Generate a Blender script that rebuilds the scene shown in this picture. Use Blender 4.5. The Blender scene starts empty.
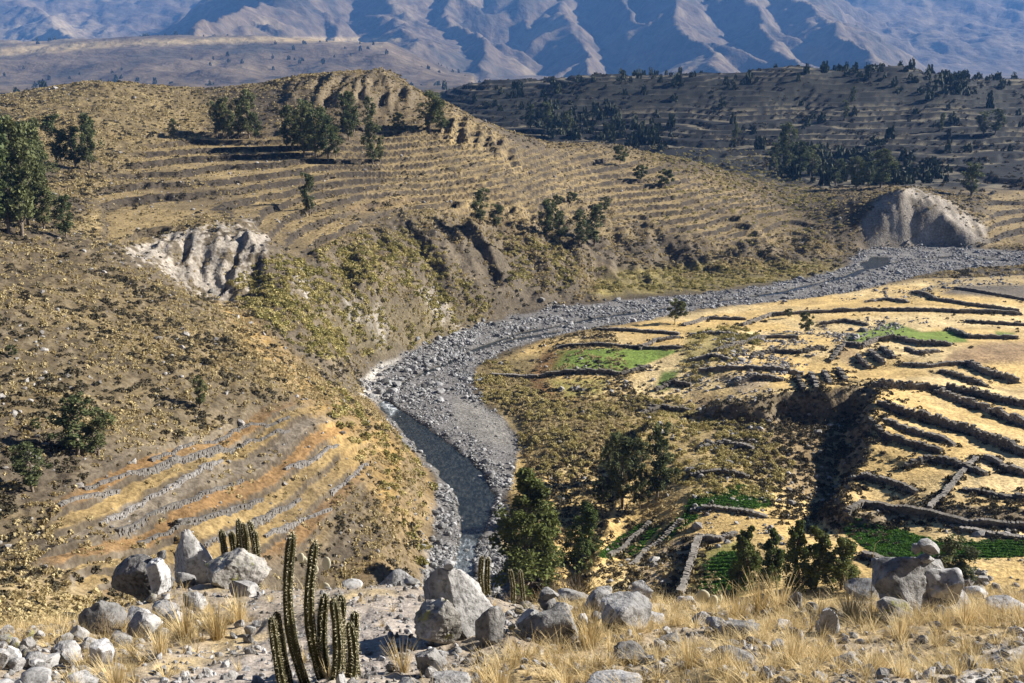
import bpy, bmesh, math, random
import numpy as np
from mathutils import Vector

random.seed(7)
R = np.random.RandomState(11)
scene = bpy.context.scene
COL = scene.collection

# ------------------------------------------------------------------ camera
CAM_Z = 80.0
FPX = 1000.0                     # focal length in pixels of the 1024 px wide frame
TH = math.radians(15.7)          # downward pitch
CT, ST = math.cos(TH), math.sin(TH)
cam_d = bpy.data.cameras.new("camera")
cam_d.sensor_width = 36.0
cam_d.lens = 36.0 * FPX / 1024.0
cam_d.clip_start = 0.1
cam_d.clip_end = 40000.0
cam = bpy.data.objects.new("camera", cam_d)
cam.location = (0, 0, CAM_Z)
cam.rotation_euler = (math.radians(90) - TH, 0, 0)
COL.objects.link(cam)
scene.camera = cam

# ------------------------------------------------------------------ light
SUN_AZ = math.radians(75)        # to the right of the view direction (+Y)
SUN_EL = math.radians(29)
sdir = Vector((math.sin(SUN_AZ) * math.cos(SUN_EL), math.cos(SUN_AZ) * math.cos(SUN_EL), math.sin(SUN_EL)))
world = bpy.data.worlds.new("World")
scene.world = world
world.use_nodes = True
wn = world.node_tree
wn.nodes.clear()
sky = wn.nodes.new('ShaderNodeTexSky')
sky.sky_type = 'NISHITA'
sky.sun_disc = False
sky.sun_elevation = SUN_EL
sky.sun_rotation = SUN_AZ        # measured from +Y towards +X
sky.altitude = 3600
sky.air_density = 0.35
sky.dust_density = 0.0
sky.ozone_density = 1.0
bg = wn.nodes.new('ShaderNodeBackground')
bg.inputs['Strength'].default_value = 0.05
wo = wn.nodes.new('ShaderNodeOutputWorld')
wn.links.new(sky.outputs[0], bg.inputs[0])
wn.links.new(bg.outputs[0], wo.inputs[0])
sun_d = bpy.data.lights.new("sun", 'SUN')
sun_d.energy = 5.0
sun_d.angle = math.radians(0.5)
sun_d.color = (1.0, 0.95, 0.86)
sun = bpy.data.objects.new("sun", sun_d)
sun.location = (300, 200, 400)
sun.rotation_euler = sdir.to_track_quat('Z', 'Y').to_euler()
COL.objects.link(sun)
vs = scene.view_settings
vs.view_transform = 'Standard'
vs.look = 'None'
vs.exposure = 1.55
vs.gamma = 1.0
vs.use_curve_mapping = False
scene.cycles.max_bounces = 5
scene.cycles.diffuse_bounces = 2
scene.cycles.glossy_bounces = 2
scene.cycles.transparent_max_bounces = 6
scene.cycles.volume_bounces = 0
scene.cycles.use_denoising = True

# ------------------------------------------------------------------ helpers: projection and noise
def ray_at(u, v):
    """slope of the view ray through a photo point: a = x/y, t = drop/y"""
    xc = (np.asarray(u, float) - 512.0) / FPX
    yc = (341.5 - np.asarray(v, float)) / FPX
    dy = CT + yc * ST
    return xc / dy, (ST - yc * CT) / dy

def project(x, y, z):
    dz = z - CAM_Z
    dep = y * CT - dz * ST
    dep = np.maximum(dep, 0.01)
    return 512.0 + FPX * x / dep, 341.5 - FPX * (y * ST + dz * CT) / dep

def sstep(e0, e1, x):
    t = np.clip((x - e0) / (e1 - e0), 0, 1)
    return t * t * (3 - 2 * t)

_perm = np.random.RandomState(3).permutation(512).astype(np.int64)
_perm = np.concatenate([_perm, _perm, _perm])
_gr = np.random.RandomState(5).randn(512, 3)
_gr /= np.linalg.norm(_gr, axis=1)[:, None]

def noise2(x, y, seed=0):
    x = np.asarray(x, float) + seed * 17.31
    y = np.asarray(y, float) + seed * 9.77
    xi = np.floor(x).astype(np.int64); yi = np.floor(y).astype(np.int64)
    fx = x - xi; fy = y - yi
    xi &= 511; yi &= 511
    sx = fx * fx * fx * (fx * (fx * 6 - 15) + 10); sy = fy * fy * fy * (fy * (fy * 6 - 15) + 10)
    def g(i, j, dx, dy):
        h = _perm[_perm[i & 511] + (j & 511)]
        v = _gr[h & 511]
        return v[..., 0] * dx + v[..., 1] * dy
    a = g(xi, yi, fx, fy); b = g(xi + 1, yi, fx - 1, fy)
    c = g(xi, yi + 1, fx, fy - 1); d = g(xi + 1, yi + 1, fx - 1, fy - 1)
    return 1.5 * ((a + (b - a) * sx) + ((c + (d - c) * sx) - (a + (b - a) * sx)) * sy)

def noise3(p, seed=0):
    p = np.asarray(p, float) + seed * 13.7
    i = np.floor(p).astype(np.int64); f = p - i
    s = f * f * f * (f * (f * 6 - 15) + 10)
    i &= 511
    out = 0
    for dx in (0, 1):
        for dy in (0, 1):
            for dz in (0, 1):
                h = _perm[_perm[_perm[(i[..., 0] + dx) & 511] + ((i[..., 1] + dy) & 511)] + ((i[..., 2] + dz) & 511)]
                v = _gr[h & 511]
                dd = v[..., 0] * (f[..., 0] - dx) + v[..., 1] * (f[..., 1] - dy) + v[..., 2] * (f[..., 2] - dz)
                w = (s[..., 0] if dx else 1 - s[..., 0]) * (s[..., 1] if dy else 1 - s[..., 1]) * (s[..., 2] if dz else 1 - s[..., 2])
                out = out + dd * w
    return out * 1.5

def fbm2(x, y, oct=4, seed=0, lac=2.03, gain=0.5):
    o = 0; a = 1.0; f = 1.0
    for k in range(oct):
        o = o + a * noise2(x * f, y * f, seed + k * 3)
        a *= gain; f *= lac
    return o

def ridged2(x, y, oct=4, seed=0):
    o = 0; a = 1.0; f = 1.0
    for k in range(oct):
        o = o + a * (1 - np.abs(noise2(x * f, y * f, seed + k * 3)) * 2)
        a *= 0.5; f *= 2.05
    return o

def in_poly(px, py, poly):
    px = np.asarray(px); py = np.asarray(py)
    r = np.zeros(px.shape, bool)
    n = len(poly); j = n - 1
    for i in range(n):
        xi, yi = poly[i]; xj, yj = poly[j]
        c = ((yi > py) != (yj > py)) & (px < (xj - xi) * (py - yi) / ((yj - yi) if yj != yi else 1e-9) + xi)
        r ^= c
        j = i
    return r

def line_dist(px, py, line, signed=False):
    """distance to a polyline and the arc length of the nearest point (sign: + on its left)"""
    best = np.full(px.shape, 1e9); sgn = np.ones(px.shape); arc = np.zeros(px.shape); acc = 0.0
    for (x0, y0), (x1, y1) in zip(line[:-1], line[1:]):
        dx, dy = x1 - x0, y1 - y0; L2 = dx * dx + dy * dy; L = math.sqrt(L2)
        t = np.clip(((px - x0) * dx + (py - y0) * dy) / L2, 0, 1)
        ex = px - x0 - t * dx; ey = py - y0 - t * dy
        d = np.sqrt(ex * ex + ey * ey)
        m = d < best
        best = np.where(m, d, best)
        arc = np.where(m, acc + t * L, arc)
        sgn = np.where(m, np.sign(dx * (py - y0) - dy * (px - x0)), sgn)
        acc += L
    return (best, arc, sgn) if signed else (best, arc)

def mixc(c, col, m):
    m = np.clip(m, 0, 1)[..., None]
    return c * (1 - m) + np.asarray(col, float) * m
# ------------------------------------------------------------------ terrain heights
# surveyed ground points: (photo column, photo row, distance ahead of the camera in metres)
VIS = [
 # near slope: the ground the camera stands on
 (-250,683,4.6),(0,683,5.2),(250,683,5.4),(512,683,5.0),(760,683,4.6),(1024,683,4.3),(1300,683,4.0),
 (-250,640,6.8),(0,650,7.2),(120,640,8.0),(250,640,7.4),(380,640,6.6),(512,640,6.4),(640,640,6.4),(760,640,6.2),(900,640,6.2),(1024,640,5.8),(1300,640,5.6),
 (-250,615,8.6),(60,626,10.5),(180,594,12.0),(300,592,11.3),(400,590,11.3),(512,602,9.6),(600,602,9.4),(700,614,8.7),(800,608,8.9),(900,602,9.2),(1024,594,9.2),(1300,590,8.6),
 # left: hollow and slope facing the camera
 (-300,600,70),(-300,480,105),(-300,400,125),(-300,300,165),(-300,230,205),(-300,160,280),(-300,110,380),
 (0,605,76),(0,560,94),(0,480,110),(0,400,131),(0,340,152),(0,300,170),(0,262,192),(0,240,205),(0,200,262),(0,160,320),(0,125,380),(0,100,440),
 (100,600,88),(100,560,100),(100,500,114),(100,440,128),(100,400,142),(100,340,165),(100,300,184),(100,268,205),(100,240,232),(100,200,290),(100,165,340),(100,130,390),(100,84,455),
 (200,600,108),(200,560,114),(200,480,131),(200,400,156),(200,340,184),(200,305,206),(215,297,238),(210,237,256),(200,215,280),(200,170,350),(200,130,415),(200,94,465),
 (300,590,124),(300,540,134),(300,480,148),(300,430,162),(300,392,178),(300,366,198),(300,320,226),(300,280,252),(300,240,282),(300,200,325),(300,160,380),(300,120,430),(300,88,470),(300,82,476),
 (380,590,128),(380,570,133),(380,540,142),(380,480,163),(380,430,187),(372,392,233),(385,362,252),(385,320,263),(380,280,282),(380,245,305),(380,215,335),(380,180,372),(380,140,420),(380,100,462),(380,77,486),
 (450,332,287),(450,300,302),(450,260,322),(450,220,352),(450,180,392),(450,145,428),(450,112,468),
 (520,310,312),(520,288,328),(520,250,350),(520,210,385),(520,170,430),(522,142,478),
 (600,300,336),(600,278,360),(600,250,382),(600,220,412),(600,190,452),(600,160,505),(600,143,545),
 (700,296,346),(700,278,376),(700,255,398),(700,220,436),(700,190,485),(700,165,545),
 (800,283,364),(800,268,392),(800,240,432),(800,210,485),(800,192,545),
 # right: fields
 (520,400,228),(560,400,226),(600,350,262),(600,400,226),(600,450,194),(560,480,182),(560,540,155),(620,510,168),(620,560,146),(620,600,124),
 (680,350,258),(680,420,206),(680,460,182),(680,510,161),(700,560,137),(700,605,120),
 (760,310,322),(760,350,256),(760,385,224),(760,430,196),(760,480,171),(760,530,148),(760,590,123),
 (850,300,336),(850,350,254),(850,385,222),(850,430,190),(850,480,166),(850,540,139),(850,590,119),
 (950,285,346),(950,320,290),(950,350,248),(950,400,206),(950,450,173),(950,500,149),(950,545,133),(950,590,117),
 (1024,285,350),(1024,320,292),(1024,350,248),(1024,400,205),(1024,450,172),(1024,500,147),(1024,545,131),(1024,590,116),
 (1300,285,340),(1300,350,245),(1300,400,202),(1300,450,168),(1300,500,144),(1300,590,112),
 # far bank of the river and the terraced hill behind it
 (870,246,432),(905,244,438),(900,190,453),(930,200,452),(985,240,440),(1000,222,468),(1000,190,560),(1000,150,740),(1000,120,830),(1000,98,915),
 (1100,235,445),(1100,190,560),(1100,150,740),(1100,100,910),(1300,230,450),(1300,150,700),(1300,110,880),
 (600,134,790),(600,118,850),(600,102,895),(600,82,930),(540,120,820),(540,100,900),(520,90,950),
 (700,148,730),(700,138,765),(700,120,828),(700,102,890),(700,80,930),
 (800,166,690),(800,150,735),(800,132,790),(800,110,870),(800,94,905),(800,71,935),
 (900,168,690),(900,150,735),(900,132,790),(900,110,870),(900,94,905),(900,71,938),(960,84,940),
]
# hidden ground: (photo column at that depth as x/y slope, distance, height)
HID = []
for a in (-0.85, -0.6, -0.45, -0.3, -0.15, 0.0, 0.15, 0.3, 0.45, 0.6, 0.85):
    HID += [(a, 1.6, 78.0), (a, 2.6, 77.6)]
    HID += [(a, 20, 65.5), (a, 35, 55.5), (a, 55, 44.5)]
    if a > -0.35: HID += [(a, 75, 33.0)]
    if a > -0.15: HID += [(a, 98, 18.5)]
for a in (-0.85, -0.7): HID += [(a, 100, 36), (a, 200, 50), (a, 450, 72)]
for a, zc in ((-0.85, 40), (-0.55, 45), (-0.4, 45), (-0.3, 44), (-0.2, 42), (-0.12, 38)):
    HID += [(a, 620, zc), (a, 800, zc - 6), (a, 1000, zc - 5), (a, 1200, zc - 2)]
HID += [(-0.05, 620, 24), (0.02, 640, 20), (0.1, 660, 18), (0.2, 640, 16), (0.3, 620, 10), (0.4, 560, 12), (0.4, 620, 9), (0.47, 560, 9)]
HID += [(-0.03, 1000, 60), (-0.03, 1200, 45)]
HID += [(0.345, 468, 17), (0.37, 470, 20.5), (0.39, 472, 21.5), (0.42, 474, 19), (0.45, 472, 14), (0.37, 495, 16), (0.40, 500, 16), (0.43, 500, 13)]
for a in (0.05, 0.1, 0.2, 0.3, 0.4, 0.5, 0.65, 0.85):
    HID += [(a, 1040, 64), (a, 1200, 40)]
HID += [(0.7, 150, 13), (0.85, 150, 14), (0.85, 250, 9), (0.85, 400, 4), (0.85, 700, 15), (0.85, 950, 60), (0.7, 950, 60)]

def plane_pts(pix, z):
    """photo points dropped on the level z"""
    o = []
    for u, v in pix:
        a, t = ray_at(u, v)
        y = (CAM_Z - z) / t
        o.append((float(a * y), float(y)))
    return o

SC_Z = 9.0
SCARP_PIX = [(640,372),(652,378),(676,390),(700,397),(730,399),(760,402),(800,398),(850,394),(872,400),(866,420),(856,446),(840,470),(836,500),(846,518),(880,512),(925,516),(969,528),(1024,533),(1300,575)]
SCARP_H = [0.0, 3.5, 7.0, 8.0, 8.0, 8.0, 8.0, 8.0, 7.5, 7.0, 6.5, 6.5, 6.0, 4.0, 2.0, 1.4, 1.2, 1.2, 1.2]
SCARP = plane_pts(SCARP_PIX, SC_Z)
SCARP_POLY = SCARP + [(400, 100), (400, 400), (20, 400), (SCARP[0][0], 330)]

BANK2 = plane_pts([(668,398),(645,425),(624,455),(606,490),(594,530),(588,565),(584,600)], 5.0)

def scarp_delta(X, Y):
    X = np.asarray(X, float); Y = np.asarray(Y, float)
    m = (Y > 95) & (Y < 335) & (X > -20)
    h_ = np.zeros(X.shape); d_ = np.full(X.shape, -99.0)
    if m.any(): h_[m], d_[m] = _scarp(X[m], Y[m])
    return h_, d_

def _scarp(X, Y):
    d, arc = line_dist(X, Y, SCARP)
    num = 0; den = 0                     # height of the bank, blended smoothly between the surveyed corners
    for (p, q, h0, h1) in zip(SCARP[:-1], SCARP[1:], SCARP_H[:-1], SCARP_H[1:]):
        n_ = max(1, int(math.dist(p, q) / 4.0))
        for t_ in (np.arange(n_) + .5) / n_:
            w_ = math.dist(p, q) / n_ / (((X - p[0] - t_ * (q[0] - p[0])) ** 2 + (Y - p[1] - t_ * (q[1] - p[1])) ** 2) + 1.5) ** 1.5
            num = num + w_ * (h0 + t_ * (h1 - h0)); den = den + w_
    hh = num / den * np.maximum(sstep(1, 30, X - SCARP[0][0]), sstep(218, 200, Y)) * sstep(1, 12, np.hypot(X - SCARP[0][0], Y - SCARP[0][1]))
    dd = np.where(in_poly(X, Y, SCARP_POLY), d, -d) + fbm2(X * .12, Y * .12, 3, 20) * 1.7 + fbm2(X * .045, Y * .045, 2, 23) * 3.6
    h = hh * sstep(-3.6, 2.6, dd) * (1 - np.clip(dd / 75, 0, 1)) * sstep(100, 118, Y)
    # second bank: the river terrace edge by the tall loose trees
    d2, ar2, s2 = line_dist(X, Y, BANK2, True)
    L2 = sum(math.dist(p, q) for p, q in zip(BANK2[:-1], BANK2[1:]))
    e2 = d2 * s2 + fbm2(X * .1, Y * .1, 3, 26) * 1.8
    h = h + 5.5 * sstep(-2.2, 2.0, e2) * (1 - np.clip(e2 / 45, 0, 1)) * sstep(0, 14, ar2) * sstep(0, 12, L2 - ar2)
    return np.where(Y < 330, h, 0), dd

P = []
for u, v, y in VIS:
    a, t = ray_at(u, v)
    dl = float(scarp_delta(np.array([a * y]), np.array([y]))[0][0]) if y > 60 else 0.0
    P.append((a, math.log(y), t + dl / y))
for a, y, z in HID:
    P.append((a, math.log(y), (CAM_Z - z) / y))
P = np.array(P)
SA, SS = 2.0, 1.0

def tps_fit(P):
    X = np.stack([P[:, 0] * SA, P[:, 1] * SS], 1)
    d2 = ((X[:, None] - X[None]) ** 2).sum(2)
    K = 0.5 * d2 * np.log(d2 + 1e-12)
    n = len(X)
    K += np.eye(n) * 2e-4
    Q = np.concatenate([np.ones((n, 1)), X], 1)
    A = np.block([[K, Q], [Q.T, np.zeros((3, 3))]])
    w = np.linalg.solve(A, np.concatenate([P[:, 2], np.zeros(3)]))
    return X, w

TX, TW = tps_fit(P)

def tps_eval(a, s):
    q = np.stack([a.ravel() * SA, s.ravel() * SS], 1)
    out = np.empty(len(q))
    for k in range(0, len(q), 20000):
        d2 = ((q[k:k + 20000, None] - TX[None]) ** 2).sum(2)
        out[k:k + 20000] = (0.5 * d2 * np.log(d2 + 1e-12)) @ TW[:-3] + TW[-3] + q[k:k + 20000] @ TW[-2:]
    return out.reshape(a.shape)

# final grid: columns are directions, rows are distances
NCOL = 820
AC = np.linspace(-0.80, 0.82, NCOL)
YR = np.concatenate([np.geomspace(2.0, 14, 24, endpoint=False), np.geomspace(14, 92, 50, endpoint=False),
                     np.geomspace(92, 560, 600, endpoint=False), np.geomspace(560, 1200, 190)])
NROW = len(YR)
ca = np.linspace(-0.80, 0.82, 110)
cs = np.linspace(math.log(2.0), math.log(1200), 330)
CAa, CSs = np.meshgrid(ca, cs)
Tc = tps_eval(CAa, CSs)
def up(Tc, A, S):
    fi = (A - ca[0]) / (ca[1] - ca[0]); fj = (S - cs[0]) / (cs[1] - cs[0])
    def cub(f, n):
        i = np.clip(np.floor(f).astype(int), 0, n - 2); t = np.clip(f - i, 0, 1)
        w = [-.5 * t + t ** 2 - .5 * t ** 3, 1 - 2.5 * t ** 2 + 1.5 * t ** 3, .5 * t + 2 * t ** 2 - 1.5 * t ** 3, -.5 * t ** 2 + .5 * t ** 3]
        return [(np.clip(i + k - 1, 0, n - 1), w[k]) for k in range(4)]
    ci = cub(fi, len(ca)); cj = cub(fj, len(cs))
    o = 0
    for jj, wj in cj:
        r = 0
        for ii, wi in ci: r = r + Tc[jj, ii] * wi
        o = o + r * wj
    return o
GA, GY = np.meshgrid(AC, YR)
GX = GA * GY
GZ = CAM_Z - up(Tc, GA, np.log(GY)) * GY

# --- river bed outline, on level 0
BED_L = [(418,640),(424,600),(430,560),(437,520),(437,480),(415,450),(395,425),(378,405),(368,385),(375,372),(400,358),(440,340),(480,326),(520,315),(570,307),(640,299),(700,295),(760,287),(815,277),(848,268),(856,257),(870,249),(940,247),(1024,252),(1100,256),(1300,262)]
BED_R = [(1300,272),(1100,266),(1024,265),(980,267),(940,271),(900,279),(870,288),(820,296),(760,303),(700,308),(660,317),(600,327),(545,338),(500,352),(478,366),(466,386),(480,405),(505,420),(516,440),(516,470),(502,500),(498,530),(505,560),(512,600),(520,640)]
BED = plane_pts(BED_L + BED_R, 0.0)
WAT_L = [(428,640),(438,600),(450,565),(460,532),(456,505),(438,475),(413,446),(391,421),(375,404)]
WAT_R = [(386,398),(404,410),(432,430),(460,450),(484,472),(497,495),(494,515),(485,530),(476,565),(472,600),(476,640)]
WATER = plane_pts(WAT_L + WAT_R, -0.25)
CREEK = plane_pts([(380,400),(392,388),(414,378),(438,368),(470,352),(520,334),(600,318),(690,306),(780,293),(845,277),(868,268),(900,262),(950,257),(1024,259),(1150,263)], -0.25)
POOL = plane_pts([(862,272),(858,262),(872,256),(895,258),(890,267)], -0.25)

def river_fields(X, Y):
    d, _ = line_dist(X, Y, BED + [BED[0]])
    d = np.where(in_poly(X, Y, BED), d, -d)            # + inside
    dw, _ = line_dist(X, Y, WATER + [WATER[0]])
    dw = np.where(in_poly(X, Y, WATER), dw, -dw)
    dc, _ = line_dist(X, Y, CREEK)
    dp, _ = line_dist(X, Y, POOL + [POOL[0]])
    dp = np.where(in_poly(X, Y, POOL), dp, -dp)
    dp = dp + 2.2 * fbm2(X * .12, Y * .12, 2, 7) - 1.0
    dw = dw + 0.7 * fbm2(X * .2, Y * .2, 2, 6)
    dc2, _ = line_dist(X + 6 * noise2(X * .02, Y * .02, 12), Y + 9 * noise2(X * .025, Y * .025, 13) + 5.0, CREEK)
    dw = np.maximum(np.maximum(dw, 1.2 + 1.6 * noise2(X * .09, Y * .09, 4) - dc), np.maximum(dp, .5 + 2.2 * noise2(X * .06, Y * .06, 14) - dc2))
    return d, dw

def grid_height(x, y, Zg):
    x = np.asarray(x, float); y = np.asarray(y, float)
    fi = np.clip((x / y - AC[0]) / (AC[1] - AC[0]), 0, NCOL - 1.001)
    fj = np.clip(np.interp(y, YR, np.arange(NROW)), 0, NROW - 1.001)
    i = fi.astype(int); j = fj.astype(int); ti = fi - i; tj = fj - j
    return (Zg[j, i] * (1 - ti) + Zg[j, i + 1] * ti) * (1 - tj) + (Zg[j + 1, i] * (1 - ti) + Zg[j + 1, i + 1] * ti) * tj

def cast(u, v, Zg, ymin=60.0):
    """ground point seen at a photo point"""
    a, t = ray_at(u, v)
    fi = float(np.clip((a - AC[0]) / (AC[1] - AC[0]), 0, NCOL - 1.001)); i = int(fi); ti = fi - i
    z = Zg[:, i] * (1 - ti) + Zg[:, i + 1] * ti
    g = (z - (CAM_Z - t * YR))
    k = np.where((g >= 0) & (YR >= ymin))[0]
    if len(k) == 0: return None
    k = k[0]
    if k == 0 or YR[k - 1] < ymin: y = YR[k]
    else:
        f = -g[k - 1] / (g[k] - g[k - 1] + 1e-12); y = YR[k - 1] + np.clip(f, 0, 1) * (YR[k] - YR[k - 1])
    return float(a * y), float(y), float(grid_height(a * y, y, Zg))

_h, SCD = scarp_delta(GX, GY)
GZ = GZ + _h

# field walls of the right bank: photo outline, wall height, rise of the ground behind
WALLS = [
 ([(846,519),(862,507),(925,516),(969,527),(1030,531)], 1.7, 0.0, "long dark dry stone wall behind the bright green crop field"),
 ([(929,511),(948,490),(975,462)], 0.9, 0.0, "thin dry stone wall climbing away from the long wall behind the green crop"),
 ([(962,491),(1002,498),(1035,498)], 0.8, 0.4, "low stone wall at the right edge above the thin climbing wall"),
 ([(874,388),(905,389),(932,391),(972,398),(1030,411)], 1.6, 1.2, "topmost long stepped wall of the golden terraces at right"),
 ([(877,405),(915,421),(965,435),(1009,450),(1030,460)], 1.7, 1.4, "longest diagonal retaining wall across the golden terraces at right"),
 ([(935,393),(969,405),(1002,418),(1030,430)], 1.5, 1.1, "retaining wall between the two long walls of the golden terraces"),
 ([(869,421),(882,438),(912,448),(940,455)], 1.4, 0.8, "short curved wall at the lip of the shaded bank"),
 ([(965,363),(982,375),(1003,381),(1018,383)], 1.5, 1.1, "curved retaining wall at right below the brown ploughed patch"),
 ([(903,365),(929,367),(965,364)], 1.0, 0.5, "straight low wall left of the curved retaining wall"),
 ([(881,349),(886,357),(893,362)], 1.3, 0.8, "rightmost of the three short crescent walls below the green field"),
 ([(869,352),(875,361),(884,366)], 1.3, 0.8, "middle one of the three short crescent walls below the green field"),
 ([(857,357),(861,364),(869,369)], 1.3, 0.8, "leftmost of the three short crescent walls below the green field"),
 ([(846,345),(862,348),(878,341),(898,340),(922,345),(950,346)], 1.4, 0.9, "wavy wall along the near edge of the far green field"),
 ([(742,326),(772,316),(815,313),(862,311),(915,311),(960,313),(1020,315)], 1.4, 0.4, "long far wall crossing the whole right bank below the river"),
 ([(912,293),(935,300),(969,306),(1018,312)], 1.3, 0.4, "diagonal far wall between the river and the long far wall"),
 ([(954,289),(982,293),(1030,301)], 1.2, 0.3, "wall under the grey ploughed field at the far right"),
 ([(683,326),(709,319),(745,321)], 1.2, 0.3, "short far wall right of the lone round tree"),
 ([(716,353),(742,345),(765,338),(797,338)], 1.3, 0.5, "slanting wall left of the lone tree with piled stones"),
 ([(950,330),(969,338),(1018,339)], 1.3, 0.5, "bent wall at the right end of the far green field"),
 ([(539,377),(575,373),(598,373),(619,375)], 1.2, 0.5, "wall along the near edge of the green pasture by the river"),
 ([(556,349),(562,347),(609,346),(682,348)], 1.0, 0.2, "wall along the far edge of the green pasture by the river"),
 ([(597,330),(632,331),(679,335)], 1.1, 0.3, "wall in the pale field in front of the lone round tree"),
 ([(492,384),(515,380),(537,377)], 1.0, 0.3, "wall running from the river bend to the green pasture"),
 ([(621,375),(636,371),(650,367)], 1.0, 0.3, "wall stub rising from the right corner of the green pasture"),
 ([(700,372),(730,371),(762,371),(802,375)], 1.2, 0.6, "wall of tumbled stones left of the golden stubble field"),
 ([(797,378),(800,384),(804,390)], 1.2, 0.7, "leftmost of four little steps beside the golden stubble field"),
 ([(810,375),(813,382),(816,390)], 1.2, 0.7, "second of four little steps beside the golden stubble field"),
 ([(823,373),(826,380),(829,388)], 1.2, 0.7, "third of four little steps beside the golden stubble field"),
 ([(838,370),(841,378),(844,386)], 1.2, 0.7, "rightmost of four little steps beside the golden stubble field"),
 ([(680,600),(688,572),(693,556),(699,543)][::-1], 2.4, 0.0, "tall shaded retaining wall beside the bare path below the viewpoint"),
 ([(631,566),(645,552),(662,540),(680,522)], 0.8, 0.0, "low stone edge beside the narrow green crop strips"),
 ([(610,556),(632,539),(650,524)], 0.7, 0.0, "low stone edge between the two leftmost green crop strips"),
 ([(700,540),(720,541),(735,536)], 0.9, 0.5, "short wall behind the small green plot at bottom centre"),
 ([(862,556),(875,560),(888,565)], 1.2, 0.6, "short dark wall at the near corner of the bright green crop"),
 ([(690,511),(712,509),(745,514),(765,518)], 0.8, 0.3, "stony wall along the ragged green patch at centre right"),
 ([(960,530),(985,535),(1030,541)], 0.7, 0.3, "low wall between the long dark wall and the right end of the crop"),
 ([(884,422),(900,432),(925,440),(952,448)], 1.1, 0.7, "thin wall just below the longest diagonal wall of the golden terraces"),
 ([(905,470),(930,462),(955,466),(985,476)], 1.2, 0.8, "curved wall in the shade below the curved lip wall"),
 ([(985,460),(1003,470),(1030,476)], 1.2, 0.8, "short wall at the right edge below the golden terraces"),
 ([(845,484),(868,478),(892,484),(915,494)], 1.0, 0.6, "curved wall on the lowest golden field above the shaded bank"),
 ([(905,352),(920,356),(938,352)], 1.1, 0.6, "short wall between the wavy wall and the straight low wall"),
 ([(940,372),(960,378),(985,388)], 1.1, 0.7, "short wall under the straight low wall at right"),
 ([(752,356),(775,352),(800,354),(822,350)], 1.1, 0.6, "wall behind the golden stubble field"),
 ([(830,362),(838,352),(846,344)], 1.0, 0.5, "wall rising from the stubble field to the wavy wall"),
 ([(735,385),(755,379),(782,381)], 1.2, 0.8, "short wall left of the four little steps"),
 ([(690,362),(712,358),(730,362)], 1.1, 0.6, "short wall below the slanting wall"),
 ([(655,392),(672,384),(690,386)], 1.1, 0.6, "short wall at the left end of the shaded bank"),
 ([(820,325),(845,322),(868,326)], 1.1, 0.5, "short wall behind the piled stones"),
 ([(965,322),(990,324),(1030,326)], 1.1, 0.5, "wall right of the far green field below the long far wall"),
 ([(690,336),(715,334),(738,338)], 1.0, 0.5, "low wall below the short far wall"),
 ([(868,302),(888,300),(908,303)], 1.0, 0.4, "short wall near the river left of the diagonal far wall"),
 ([(640,415),(662,408),(690,412)], 1.0, 0.6, "low wall in the rough ground below the shaded bank"),
 ([(700,450),(725,444),(752,450)], 1.0, 0.6, "low wall in the rough ground right of the loose trees"),
 ([(690,478),(718,474),(748,478)], 1.0, 0.6, "low wall above the ragged green patch"),
 ([(640,350),(655,342),(680,338)], 0.9, 0.4, "low wall right of the green pasture"),
]
LOWWALLS = [
 ([(100,525),(132,507),(165,490),(195,473),(222,462)], "left one of the thin grey walls between orange strips on the lower left slope"),
 ([(117,532),(150,516),(185,502),(214,490),(242,481)], "second thin grey wall between orange strips on the lower left slope"),
 ([(140,545),(172,531),(200,520),(232,508),(262,500)], "third thin grey wall between orange strips on the lower left slope"),
 ([(85,490),(118,479),(150,470),(205,452),(250,441),(290,432)], "long grey wall along the upper edge of the orange strips"),
 ([(265,537),(285,528),(305,520),(330,510)], "short pale grey wall right of the orange strips"),
 ([(330,493),(350,478),(367,465)], "short steep grey wall near the river on the lower left slope"),
 ([(150,461),(190,446),(240,430),(290,418)], "uppermost thin wall of the lower left terraces"),
 ([(205,546),(240,527),(280,508),(300,500)], "thin wall between the third wall and the short pale wall"),
 ([(60,507),(90,497),(118,492)], "short wall left of the orange strips below the lone tree"),
 ([(285,470),(315,458),(338,446)], "short wall at the top right of the orange strips"),
]
WALL_STEPS = []
WALL_XY = []
for pix, hh, st, lab in WALLS:
    pts = [cast(u, v, GZ) for u, v in pix]
    pts = [(p[0], p[1]) for p in pts if p]
    WALL_XY.append(pts)
    if st > 0: WALL_STEPS.append((pts, st))

_p = cast(107, 527, GZ); _q2 = cast(240, 474, GZ)
_l = math.dist(_p[:2], _q2[:2]); LN = ((_q2[1] - _p[1]) / _l, -(_q2[0] - _p[0]) / _l)
LOWTERR = [(45,560),(60,500),(130,455),(230,420),(300,405),(345,420),(370,450),(350,500),(320,545),(260,560),(160,585),(90,590)]

SPURS = []
for pix, hh, wr in [([(455,222),(478,246),(497,272),(508,296)], 7, 14), ([(400,212),(418,238),(444,270),(462,300)], 3, 9), ([(562,232),(574,256),(590,280)], 3, 10),
                    ([(348,232),(360,262),(378,300)], 2.5, 9), ([(300,238),(318,262),(336,300)], 2, 8), ([(640,212),(662,238),(680,256)], 3, 11), ([(720,205),(746,226),(770,248)], 2.5, 10),
                    ([(430,250),(448,285),(470,312)], 2.5, 7), ([(520,232),(535,262),(548,288)], 2.5, 8), ([(240,226),(252,250),(268,278)], 3, 8)]:
    pts = [cast(u, v, GZ) for u, v in pix]
    SPURS.append(([(p[0], p[1]) for p in pts][::-1], hh, wr))   # walked uphill: right-hand side of the photo lies to the right
SPURS = [(l[::-1], h, w) for l, h, w in SPURS]

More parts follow.
